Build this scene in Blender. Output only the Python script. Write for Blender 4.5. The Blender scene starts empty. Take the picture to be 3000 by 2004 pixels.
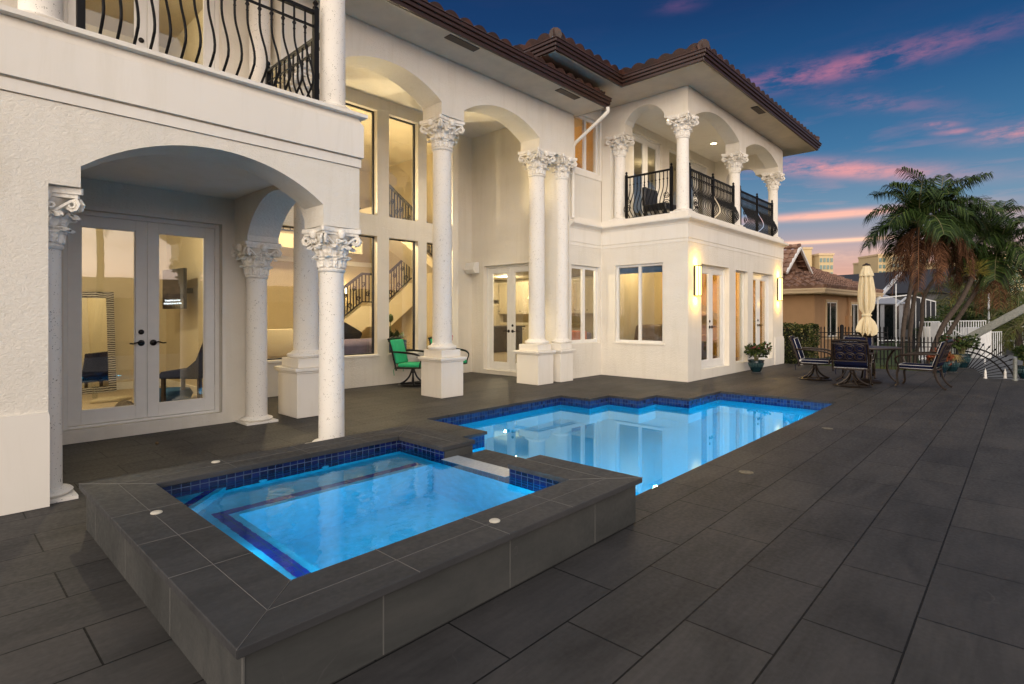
import bpy, bmesh, math, random
from math import sin, cos, pi, radians
from mathutils import Vector, Matrix
from mathutils.geometry import tessellate_polygon
random.seed(7)
S = bpy.context.scene
COL = S.collection

# ------------------------------------------------------------------ view frame
F, CX, HY, H = 1618.0, 1500.0, 922.0, 1.4
fx, fy = 0.7322, 0.6811
rx, ry = fy, -fx
def at(px, dep):
    r = (px - CX) / F * dep
    return (fx * dep + rx * r, fy * dep + ry * r)
def zat(py, dep):
    return H - (py - HY) / F * dep

# ------------------------------------------------------------------ mesh helper
class MB:
    def __init__(s): s.v = []; s.f = []; s.mi = {}; s.cur = 0
    def add(s, vs, fs, T=None):
        n = len(s.v)
        s.v += [tuple(T @ Vector(p)) if T else tuple(p) for p in vs]
        if s.cur:
            for k in range(len(fs)): s.mi[len(s.f) + k] = s.cur
        s.f += [tuple(i + n for i in q) for q in fs]
        return s
    def curve(s, pts, r, seg=6, **k):
        P_ = [Vector(p) for p in pts]; R_ = r if isinstance(r, (list, tuple)) else [r] * len(P_); o, q = [], []
        for i in range(len(P_) - 1):
            p0, a, b, p3 = P_[max(i - 1, 0)], P_[i], P_[i + 1], P_[min(i + 2, len(P_) - 1)]
            for j in range(5):
                u = j / 5; o.append(.5 * ((2 * a) + (b - p0) * u + (2 * p0 - 5 * a + 4 * b - p3) * u * u + (3 * a - p0 - 3 * b + p3) * u ** 3)); q.append(R_[i] + (R_[i + 1] - R_[i]) * u)
        return s.tube(o + [P_[-1]], q + [R_[-1]], seg, **k)
    def box(s, x0, y0, z0, x1, y1, z1, T=None):
        vs = [(x, y, z) for z in (z0, z1) for x, y in ((x0, y0), (x1, y0), (x1, y1), (x0, y1))]
        return s.add(vs, [(3, 2, 1, 0), (4, 5, 6, 7), (0, 1, 5, 4), (1, 2, 6, 5), (2, 3, 7, 6), (3, 0, 4, 7)], T)
    def lathe(s, prof, seg=24, T=None, cap=True, fold=None):
        vs = []; n = len(prof)
        for (r, z) in prof:
            for k in range(seg):
                a = 2 * pi * k / seg
                q = r * (fold(a, z) if fold else 1)
                vs.append((q * cos(a), q * sin(a), z))
        fs = [(i * seg + k, i * seg + (k + 1) % seg, (i + 1) * seg + (k + 1) % seg, (i + 1) * seg + k) for i in range(n - 1) for k in range(seg)]
        if cap:
            fs.append(tuple(range(seg))[::-1]); fs.append(tuple((n - 1) * seg + k for k in range(seg)))
        return s.add(vs, fs, T)
    def tube(s, pts, r, seg=6, T=None, flat=1.0):
        P = [Vector(p) for p in pts]
        rr = r if isinstance(r, (list, tuple)) else [r] * len(P)
        t0 = (P[1] - P[0]).normalized()
        up = Vector((0, 0, 1)) if abs(t0.z) < .9 else Vector((1, 0, 0))
        nrm = (up - t0 * up.dot(t0)).normalized()
        vs = []
        for i, p in enumerate(P):
            t = (P[min(i + 1, len(P) - 1)] - P[max(i - 1, 0)])
            t = t.normalized() if t.length > 1e-9 else t0
            nrm = nrm - t * nrm.dot(t)
            nrm = nrm.normalized() if nrm.length > 1e-6 else t.orthogonal().normalized()
            b = t.cross(nrm)
            for k in range(seg):
                a = 2 * pi * (k + .5) / seg
                vs.append(p + nrm * (cos(a) * rr[i]) + b * (sin(a) * rr[i] * flat))
        n = len(P)
        fs = [(i * seg + k, i * seg + (k + 1) % seg, (i + 1) * seg + (k + 1) % seg, (i + 1) * seg + k) for i in range(n - 1) for k in range(seg)]
        fs.append(tuple(range(seg))[::-1]); fs.append(tuple((n - 1) * seg + k for k in range(seg)))
        return s.add(vs, fs, T)
    def slab(s, axis, c0, c1, outer, holes=()):
        """prism of a polygon with holes. axis Y: polygon (x,z) from y=c0 to c1; X: (y,z); Z: (x,y)"""
        loops = [list(outer)] + [list(h) for h in holes]
        mp = {'Y': lambda u, w, c: (u, c, w), 'X': lambda u, w, c: (c, u, w), 'Z': lambda u, w, c: (u, w, c)}[axis]
        flat = [p for l in loops for p in l]
        tr = tessellate_polygon([[Vector((p[0], p[1], 0)) for p in l] for l in loops])
        n = len(flat)
        vs = [mp(p[0], p[1], c0) for p in flat] + [mp(p[0], p[1], c1) for p in flat]
        fs = [tuple(t) for t in tr] + [tuple(i + n for i in t[::-1]) for t in tr]
        o = 0
        for l in loops:
            m = len(l)
            for i in range(m):
                j = (i + 1) % m
                fs.append((o + i, o + j, n + o + j, n + o + i))
            o += m
        return s.add(vs, fs)
def rect(u0, u1, w0, w1): return [(u0, w0), (u1, w0), (u1, w1), (u0, w1)]
def arc(u0, u1, zs, zp, n=20):
    """segmental arch points from (u0,zs) to (u1,zs) with crown zp"""
    w = abs(u1 - u0) / 2; h = zp - zs; R = (w * w + h * h) / (2 * h); c = (u0 + u1) / 2; zc = zp - R
    out = []
    for i in range(n + 1):
        u = u0 + (u1 - u0) * i / n
        out.append((u, zc + math.sqrt(max(R * R - (u - c) ** 2, 0))))
    return out

def wl(o):
    p = Vector((0, 0, 0))
    while o is not None: p += o.location; o = o.parent
    return p
def build(name, mb, mat, parent=None, at=None, smooth=False, rz=0.0, shift=True, bevel=0.0):
    """at=None: vertices are world coordinates (as long as no parent is rotated); at=(..): vertices local to that world point"""
    me = bpy.data.meshes.new(name)
    off = wl(parent) if parent else Vector((0, 0, 0))
    if at is None:
        vs = [(p[0] - off.x, p[1] - off.y, p[2] - off.z) for p in mb.v]
    else:
        vs = mb.v
    me.from_pydata(vs, [], mb.f)
    for k, q in mb.mi.items(): me.polygons[k].material_index = q
    bm = bmesh.new(); bm.from_mesh(me)
    if mb.__dict__.get('up'):
        for f in bm.faces:
            f.normal_update()
            if f.normal.z < 0: f.normal_flip()
    else: bmesh.ops.recalc_face_normals(bm, faces=bm.faces)
    if bevel:
        es = [e for e in bm.edges if len(e.link_faces) == 2 and e.calc_face_angle(0) > .5]
        bmesh.ops.bevel(bm, geom=es, offset=bevel, segments=2, affect='EDGES', profile=.5, clamp_overlap=True)
    bm.to_mesh(me); bm.free()
    if smooth:
        for p in me.polygons: p.use_smooth = True
        try: me.set_sharp_from_angle(angle=radians(smooth if smooth > 1 else 40))
        except Exception: pass
    for q in (mat if isinstance(mat, (list, tuple)) else [mat]): me.materials.append(q)
    o = bpy.data.objects.new(name, me); COL.objects.link(o)
    if parent: o.parent = parent
    if at is not None:
        o.location = Vector(at) - off; o.rotation_euler = (0, 0, rz)
    return o
def inst(src, parent=None, at=(0, 0, 0), rz=0.0, name=None):
    o = src.copy(); COL.objects.link(o); o.parent = parent
    o.location = Vector(at) - (wl(parent) if parent else Vector((0, 0, 0))); o.rotation_euler = (0, 0, rz)
    return o
def tag(o, label, cat, group=None):
    o['label'] = label; o['category'] = cat
    if group: o['group'] = group
    return o
def thing(name, label, cat, loc=(0, 0, 0), group=None):
    o = bpy.data.objects.new(name, None); COL.objects.link(o); o.location = loc; o.empty_display_size = .2
    return tag(o, label, cat, group)
def structure(o): o['kind'] = 'structure'; return o
def stuff(o): o['kind'] = 'stuff'; return o
def copy_tree(o, loc=None, rz=None, label=None, parent=None):
    c = o.copy(); COL.objects.link(c); c.parent = parent
    if loc is not None: c.location = loc
    if rz is not None: c.rotation_euler = (0, 0, rz)
    if label: c['label'] = label
    for ch in o.children: copy_tree(ch, parent=c)
    return c

# ------------------------------------------------------------------ materials
def mat(name):
    m = bpy.data.materials.new(name); m.use_nodes = True
    nt = m.node_tree; b = nt.nodes['Principled BSDF']
    return m, nt, b
def N(nt, t, **kw):
    n = nt.nodes.new(t)
    for k, v in kw.items():
        if k.startswith('i_'):
            k2 = k[2:]
            n.inputs[int(k2) if k2.isdigit() else k2.replace('_', ' ')].default_value = v
        else: setattr(n, k, v)
    return n
def L(nt, a, b): nt.links.new(a, b)
def coords(nt, scale=(1, 1, 1), loc=(0, 0, 0), kind='Object'):
    tc = N(nt, 'ShaderNodeTexCoord'); mp = N(nt, 'ShaderNodeMapping')
    mp.inputs['Scale'].default_value = scale; mp.inputs['Location'].default_value = loc
    L(nt, tc.outputs[kind], mp.inputs['Vector']); return mp.outputs[0]
def ramp(nt, fac, stops):
    r = N(nt, 'ShaderNodeValToRGB'); e = r.color_ramp.elements
    while len(e) < len(stops): e.new(.5)
    for el, (p, c) in zip(e, stops):
        el.position = p; el.color = (*c, 1) if len(c) == 3 else c
    L(nt, fac, r.inputs[0]); return r.outputs[0]
def bump(nt, b, h, strength, dist, prev=None):
    n = N(nt, 'ShaderNodeBump'); n.inputs['Strength'].default_value = strength; n.inputs['Distance'].default_value = dist
    L(nt, h, n.inputs['Height'])
    if prev: L(nt, prev, n.inputs['Normal'])
    L(nt, n.outputs[0], b.inputs['Normal']); return n.outputs[0]
def simple(name, col, rough=.6, metal=0.0, var=.12, scale=6.0, bstr=0.0, bdist=.002, spec=.5, bscale=40, emit=None):
    m, nt, b = mat(name)
    c = coords(nt)
    nz = N(nt, 'ShaderNodeTexNoise', i_Scale=scale, i_Detail=5.0, i_Roughness=.6); L(nt, c, nz.inputs['Vector'])
    lo = tuple(x * (1 - var) for x in col); hi = tuple(min(x * (1 + var), 1) for x in col)
    L(nt, ramp(nt, nz.outputs[0], [(.3, lo), (.7, hi)]), b.inputs['Base Color'])
    b.inputs['Roughness'].default_value = rough; b.inputs['Metallic'].default_value = metal
    b.inputs['Specular IOR Level'].default_value = spec
    if bstr:
        n2 = N(nt, 'ShaderNodeTexNoise', i_Scale=bscale, i_Detail=4.0); L(nt, c, n2.inputs['Vector']); bump(nt, b, n2.outputs[0], bstr, bdist)
    if emit:
        b.inputs['Emission Color'].default_value = (*emit[0], 1); b.inputs['Emission Strength'].default_value = emit[1]
    return m

def stucco(name, col, scale=9.0, strength=.6, stretch=(1, 1, 1.6), dist=.006, thresh=True):
    m, nt, b = mat(name)
    c = coords(nt, stretch)
    nz = N(nt, 'ShaderNodeTexNoise', i_Scale=scale, i_Detail=7.0, i_Roughness=.62, i_Distortion=1.3); L(nt, c, nz.inputs['Vector'])
    big = N(nt, 'ShaderNodeTexNoise', i_Scale=.9, i_Detail=3.0); L(nt, c, big.inputs['Vector'])
    h = nz.outputs[0]
    if thresh: h = ramp(nt, h, [(.38, (0, 0, 0)), (.46, (.5,) * 3), (.50, (.55,) * 3), (.60, (1, 1, 1))])
    fine = N(nt, 'ShaderNodeTexNoise', i_Scale=110.0, i_Detail=3.0); L(nt, c, fine.inputs['Vector'])
    ad = N(nt, 'ShaderNodeMath', operation='MULTIPLY_ADD'); L(nt, fine.outputs[0], ad.inputs[0]); ad.inputs[1].default_value = .18; L(nt, h, ad.inputs[2])
    bump(nt, b, ad.outputs[0], strength, dist)
    lo = tuple(x * .94 for x in col)
    c1 = ramp(nt, big.outputs[0], [(.3, lo), (.65, col)])
    stn = N(nt, 'ShaderNodeTexNoise', i_Scale=2.2, i_Detail=5.0, i_Roughness=.65, i_Distortion=.5); L(nt, coords(nt, (2.6, 2.6, .28)), stn.inputs['Vector'])
    mm = N(nt, 'ShaderNodeMix', data_type='RGBA', blend_type='MULTIPLY'); mm.inputs[0].default_value = 1; L(nt, c1, mm.inputs[6]); L(nt, ramp(nt, stn.outputs[0], [(.34, (.955, .95, .935)), (.5, (1, 1, 1))]), mm.inputs[7])
    L(nt, mm.outputs[2], b.inputs['Base Color'])
    b.inputs['Roughness'].default_value = .85; b.inputs['Specular IOR Level'].default_value = .25
    return m
def caststone(name, col):
    m, nt, b = mat(name)
    c = coords(nt)
    vo = N(nt, 'ShaderNodeTexVoronoi', i_Scale=62.0, i_Randomness=1.0); L(nt, c, vo.inputs['Vector'])
    nz = N(nt, 'ShaderNodeTexNoise', i_Scale=26.0, i_Detail=3.0); L(nt, c, nz.inputs['Vector'])
    ad = N(nt, 'ShaderNodeMath', operation='MULTIPLY_ADD'); L(nt, nz.outputs[0], ad.inputs[0]); ad.inputs[1].default_value = -.95; L(nt, vo.outputs['Distance'], ad.inputs[2])
    pit = ramp(nt, ad.outputs[0], [(.0, (0, 0, 0)), (.08, (1, 1, 1))])
    off = N(nt, 'ShaderNodeMath', operation='ADD'); L(nt, ad.outputs[0], off.inputs[0]); off.inputs[1].default_value = .46
    pit = ramp(nt, off.outputs[0], [(.08, (.0, .0, .0)), (.15, (1, 1, 1))])
    mx = N(nt, 'ShaderNodeMix', data_type='RGBA'); L(nt, pit, mx.inputs[0])
    mx.inputs[6].default_value = (col[0] * .42, col[1] * .40, col[2] * .37, 1); mx.inputs[7].default_value = (*col, 1)
    L(nt, mx.outputs[2], b.inputs['Base Color']); bump(nt, b, pit, .5, .006)
    b.inputs['Roughness'].default_value = .85; b.inputs['Specular IOR Level'].default_value = .25
    return m
def slate(name, brick=True, col=(.054, .052, .051), width=.757, row=.388, sx=3.1535, sy=.37, mortar=.0046, streak=True, gap=(.010, .010, .010)):
    m, nt, b = mat(name)
    c = coords(nt, (1, 1, 1), (-sx, -sy, 0))
    c0 = coords(nt)
    n1 = N(nt, 'ShaderNodeTexNoise', i_Scale=1.7, i_Detail=6.0, i_Roughness=.65, i_Distortion=.6); L(nt, coords(nt, (.6, 1.6, 1)), n1.inputs['Vector'])
    n2 = N(nt, 'ShaderNodeTexNoise', i_Scale=38.0, i_Detail=5.0); L(nt, c0, n2.inputs['Vector'])
    base = ramp(nt, n1.outputs[0], [(.28, tuple(x * .66 for x in col)), (.5, col), (.75, (col[0] * 1.42, col[1] * 1.36, col[2] * 1.32))])
    n3 = N(nt, 'ShaderNodeTexNoise', i_Scale=6.0, i_Detail=7.0, i_Roughness=.75, i_Distortion=2.0); L(nt, coords(nt, (.18, 2.2, 1)), n3.inputs['Vector'])
    sc = ramp(nt, n3.outputs[0], [(.40, (.78,) * 3), (.55, (1.08,) * 3), (.72, (1.25,) * 3)])
    mul = N(nt, 'ShaderNodeMix', data_type='RGBA', blend_type='MULTIPLY'); mul.inputs[0].default_value = .4 if streak else .2
    L(nt, base, mul.inputs[6]); L(nt, sc, mul.inputs[7])
    # thin pale scratches
    wv = N(nt, 'ShaderNodeTexNoise', i_Scale=1.1, i_Detail=2.0, i_Distortion=3.0); L(nt, coords(nt, (1.5, .8, 1), (3.3, 1.7, 0)), wv.inputs['Vector'])
    scr = ramp(nt, wv.outputs[0], [(.608, (0, 0, 0)), (.611, (1, 1, 1)), (.614, (0, 0, 0))])
    msk = N(nt, 'ShaderNodeTexNoise', i_Scale=2.3, i_Detail=2.0); L(nt, c0, msk.inputs['Vector'])
    mk = ramp(nt, msk.outputs[0], [(.55, (0, 0, 0)), (.7, (.55,) * 3)])
    sm = N(nt, 'ShaderNodeMix', data_type='RGBA', blend_type='MULTIPLY'); sm.inputs[0].default_value = 1; L(nt, scr, sm.inputs[6]); L(nt, mk, sm.inputs[7])
    mx = N(nt, 'ShaderNodeMix', data_type='RGBA'); L(nt, sm.outputs[2], mx.inputs[0]); L(nt, mul.outputs[2], mx.inputs[6]); mx.inputs[7].default_value = (.17, .16, .16, 1)
    colr = mx.outputs[2]
    rg = ramp(nt, n2.outputs[0], [(.3, (.48,) * 3), (.7, (.66,) * 3)])
    if brick:
        br = N(nt, 'ShaderNodeTexBrick', offset=.5, squash=1.0)
        br.inputs['Scale'].default_value = 1; br.inputs['Mortar Size'].default_value = mortar; br.inputs['Mortar Smooth'].default_value = .15
        br.inputs['Brick Width'].default_value = width; br.inputs['Row Height'].default_value = row; br.inputs['Bias'].default_value = 0
        br.inputs['Color1'].default_value = (.88, .88, .90, 1); br.inputs['Color2'].default_value = (1.12, 1.10, 1.07, 1); br.inputs['Mortar'].default_value = (1, 1, 1, 1)
        L(nt, c, br.inputs['Vector'])
        t = N(nt, 'ShaderNodeMix', data_type='RGBA', blend_type='MULTIPLY'); t.inputs[0].default_value = 1; L(nt, colr, t.inputs[6]); L(nt, br.outputs['Color'], t.inputs[7])
        g = N(nt, 'ShaderNodeMix', data_type='RGBA'); L(nt, br.outputs['Fac'], g.inputs[0]); L(nt, t.outputs[2], g.inputs[6]); g.inputs[7].default_value = (*gap, 1)
        colr = g.outputs[2]
        inv = N(nt, 'ShaderNodeMath', operation='SUBTRACT'); inv.inputs[0].default_value = 1; L(nt, br.outputs['Fac'], inv.inputs[1])
        hh = N(nt, 'ShaderNodeMath', operation='MULTIPLY_ADD'); L(nt, n2.outputs[0], hh.inputs[0]); hh.inputs[1].default_value = .12; L(nt, inv.outputs[0], hh.inputs[2])
        bump(nt, b, hh.outputs[0], .6, .004)
    else:
        bump(nt, b, n2.outputs[0], .25, .002)
    L(nt, colr, b.inputs['Base Color']); L(nt, rg, b.inputs['Roughness'])
    b.inputs['Specular IOR Level'].default_value = .14
    return m
def mosaic(name, size, mortar=.004, axis=None, cols=((.004, .008, .07), (.012, .05, .2)), spec=.6):
    m, nt, b = mat(name)
    tc = N(nt, 'ShaderNodeTexCoord'); sp = N(nt, 'ShaderNodeSeparateXYZ'); L(nt, tc.outputs['Object'], sp.inputs[0])
    ge = N(nt, 'ShaderNodeNewGeometry'); sn = N(nt, 'ShaderNodeSeparateXYZ'); L(nt, ge.outputs['Normal'], sn.inputs[0])
    ab = N(nt, 'ShaderNodeMath', operation='ABSOLUTE'); L(nt, sn.outputs[0], ab.inputs[0])
    gt = N(nt, 'ShaderNodeMath', operation='GREATER_THAN'); L(nt, ab.outputs[0], gt.inputs[0]); gt.inputs[1].default_value = .7
    mu = N(nt, 'ShaderNodeMix', data_type='FLOAT'); L(nt, gt.outputs[0], mu.inputs[0]); L(nt, sp.outputs[0], mu.inputs[2]); L(nt, sp.outputs[1], mu.inputs[3])
    az = N(nt, 'ShaderNodeMath', operation='ABSOLUTE'); L(nt, sn.outputs[2], az.inputs[0])
    gz = N(nt, 'ShaderNodeMath', operation='GREATER_THAN'); L(nt, az.outputs[0], gz.inputs[0]); gz.inputs[1].default_value = .7
    mv = N(nt, 'ShaderNodeMix', data_type='FLOAT'); L(nt, gz.outputs[0], mv.inputs[0]); L(nt, sp.outputs[2], mv.inputs[2]); L(nt, sp.outputs[1], mv.inputs[3])
    cb = N(nt, 'ShaderNodeCombineXYZ'); L(nt, mu.outputs[0], cb.inputs[0]); L(nt, mv.outputs[0], cb.inputs[1])
    br = N(nt, 'ShaderNodeTexBrick', offset=0.0, squash=1.0); L(nt, cb.outputs[0], br.inputs['Vector'])
    br.inputs['Scale'].default_value = 1; br.inputs['Mortar Size'].default_value = mortar; br.inputs['Brick Width'].default_value = size; br.inputs['Row Height'].default_value = size
    br.inputs['Color1'].default_value = (*cols[0], 1); br.inputs['Color2'].default_value = (*cols[1], 1); br.inputs['Mortar'].default_value = (.05, .08, .16, 1)
    L(nt, br.outputs['Color'], b.inputs['Base Color'])
    inv = N(nt, 'ShaderNodeMath', operation='SUBTRACT'); inv.inputs[0].default_value = 1; L(nt, br.outputs['Fac'], inv.inputs[1])
    nz = N(nt, 'ShaderNodeTexNoise', i_Scale=50.0); L(nt, tc.outputs['Object'], nz.inputs['Vector'])
    hh = N(nt, 'ShaderNodeMath', operation='MULTIPLY_ADD'); L(nt, nz.outputs[0], hh.inputs[0]); hh.inputs[1].default_value = .5; L(nt, inv.outputs[0], hh.inputs[2])
    bump(nt, b, hh.outputs[0], .5, .003)
    b.inputs['Roughness'].default_value = .15; b.inputs['Specular IOR Level'].default_value = spec
    return m
def water(name, tint, scale=5.0, strength=.05, stretch=(1, 1, 1), gloss=(1, 1, 1), ior=1.333):
    m = bpy.data.materials.new(name); m.use_nodes = True; nt = m.node_tree; nt.nodes.clear()
    out = N(nt, 'ShaderNodeOutputMaterial'); mx = N(nt, 'ShaderNodeMixShader')
    fr = N(nt, 'ShaderNodeFresnel'); fr.inputs[0].default_value = ior
    gl = N(nt, 'ShaderNodeBsdfGlossy'); gl.inputs['Roughness'].default_value = .0; gl.inputs['Color'].default_value = (*gloss, 1)
    rf = N(nt, 'ShaderNodeBsdfRefraction'); rf.inputs['IOR'].default_value = 1.333; rf.inputs['Color'].default_value = (*tint, 1); rf.inputs['Roughness'].default_value = 0
    nz = N(nt, 'ShaderNodeTexNoise', i_Scale=scale, i_Detail=3.0, i_Roughness=.5); L(nt, coords(nt, stretch), nz.inputs['Vector'])
    bp = N(nt, 'ShaderNodeBump'); bp.inputs['Strength'].default_value = strength; bp.inputs['Distance'].default_value = .02; L(nt, nz.outputs[0], bp.inputs['Height'])
    for n in (fr, gl, rf): L(nt, bp.outputs[0], n.inputs['Normal'])
    L(nt, fr.outputs[0], mx.inputs[0]); L(nt, rf.outputs[0], mx.inputs[1]); L(nt, gl.outputs[0], mx.inputs[2]); L(nt, mx.outputs[0], out.inputs[0])
    return m
def glass(name, tint=(.93, .95, .95), base=.03, k=1.0):
    m = bpy.data.materials.new(name); m.use_nodes = True; nt = m.node_tree; nt.nodes.clear()
    out = N(nt, 'ShaderNodeOutputMaterial'); mx = N(nt, 'ShaderNodeMixShader')
    fr = N(nt, 'ShaderNodeFresnel'); ge = N(nt, 'ShaderNodeNewGeometry'); io = N(nt, 'ShaderNodeMix', data_type='FLOAT'); L(nt, ge.outputs['Backfacing'], io.inputs[0]); io.inputs[2].default_value = 1.5; io.inputs[3].default_value = 1 / 1.5; L(nt, io.outputs[0], fr.inputs[0])
    ma = N(nt, 'ShaderNodeMath', operation='MULTIPLY_ADD', use_clamp=True); L(nt, fr.outputs[0], ma.inputs[0]); ma.inputs[1].default_value = k; ma.inputs[2].default_value = base
    tr = N(nt, 'ShaderNodeBsdfTransparent'); tr.inputs[0].default_value = (*tint, 1)
    gl = N(nt, 'ShaderNodeBsdfGlossy'); gl.inputs['Roughness'].default_value = .0
    nz = N(nt, 'ShaderNodeTexNoise', i_Scale=1.5); L(nt, coords(nt), nz.inputs['Vector'])
    bp = N(nt, 'ShaderNodeBump'); bp.inputs['Strength'].default_value = .02; bp.inputs['Distance'].default_value = .02; L(nt, nz.outputs[0], bp.inputs['Height']); L(nt, bp.outputs[0], gl.inputs['Normal'])
    L(nt, ma.outputs[0], mx.inputs[0]); L(nt, tr.outputs[0], mx.inputs[1]); L(nt, gl.outputs[0], mx.inputs[2]); L(nt, mx.outputs[0], out.inputs[0])
    return m
def leafmat(name, cols, rough=.5, trans=.15):
    m, nt, b = mat(name)
    ge = N(nt, 'ShaderNodeNewGeometry')
    st = [(i / max(len(cols) - 1, 1), c) for i, c in enumerate(cols)]
    L(nt, ramp(nt, ge.outputs['Random Per Island'], st), b.inputs['Base Color'])
    b.inputs['Roughness'].default_value = rough; b.inputs['Specular IOR Level'].default_value = .18
    return m
def emissive(name, col, strength):
    m, nt, b = mat(name)
    b.inputs['Base Color'].default_value = (*col, 1); b.inputs['Emission Color'].default_value = (*col, 1); b.inputs['Emission Strength'].default_value = strength
    return m
def tilemat(name, cols, rough=.55):
    m, nt, b = mat(name)
    c = coords(nt)
    vo = N(nt, 'ShaderNodeTexVoronoi', i_Scale=3.1); L(nt, c, vo.inputs['Vector'])
    nz = N(nt, 'ShaderNodeTexNoise', i_Scale=7.0, i_Detail=5.0); L(nt, c, nz.inputs['Vector'])
    sp = N(nt, 'ShaderNodeSeparateColor'); L(nt, vo.outputs['Color'], sp.inputs[0])
    ad = N(nt, 'ShaderNodeMath', operation='MULTIPLY_ADD'); L(nt, nz.outputs[0], ad.inputs[0]); ad.inputs[1].default_value = .5; L(nt, sp.outputs[0], ad.inputs[2])
    hf = N(nt, 'ShaderNodeMath', operation='MULTIPLY'); L(nt, ad.outputs[0], hf.inputs[0]); hf.inputs[1].default_value = .67
    L(nt, ramp(nt, hf.outputs[0], [(i / (len(cols) - 1), q) for i, q in enumerate(cols)]), b.inputs['Base Color'])
    b.inputs['Roughness'].default_value = rough
    bump(nt, b, nz.outputs[0], .3, .006)
    return m

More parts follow.
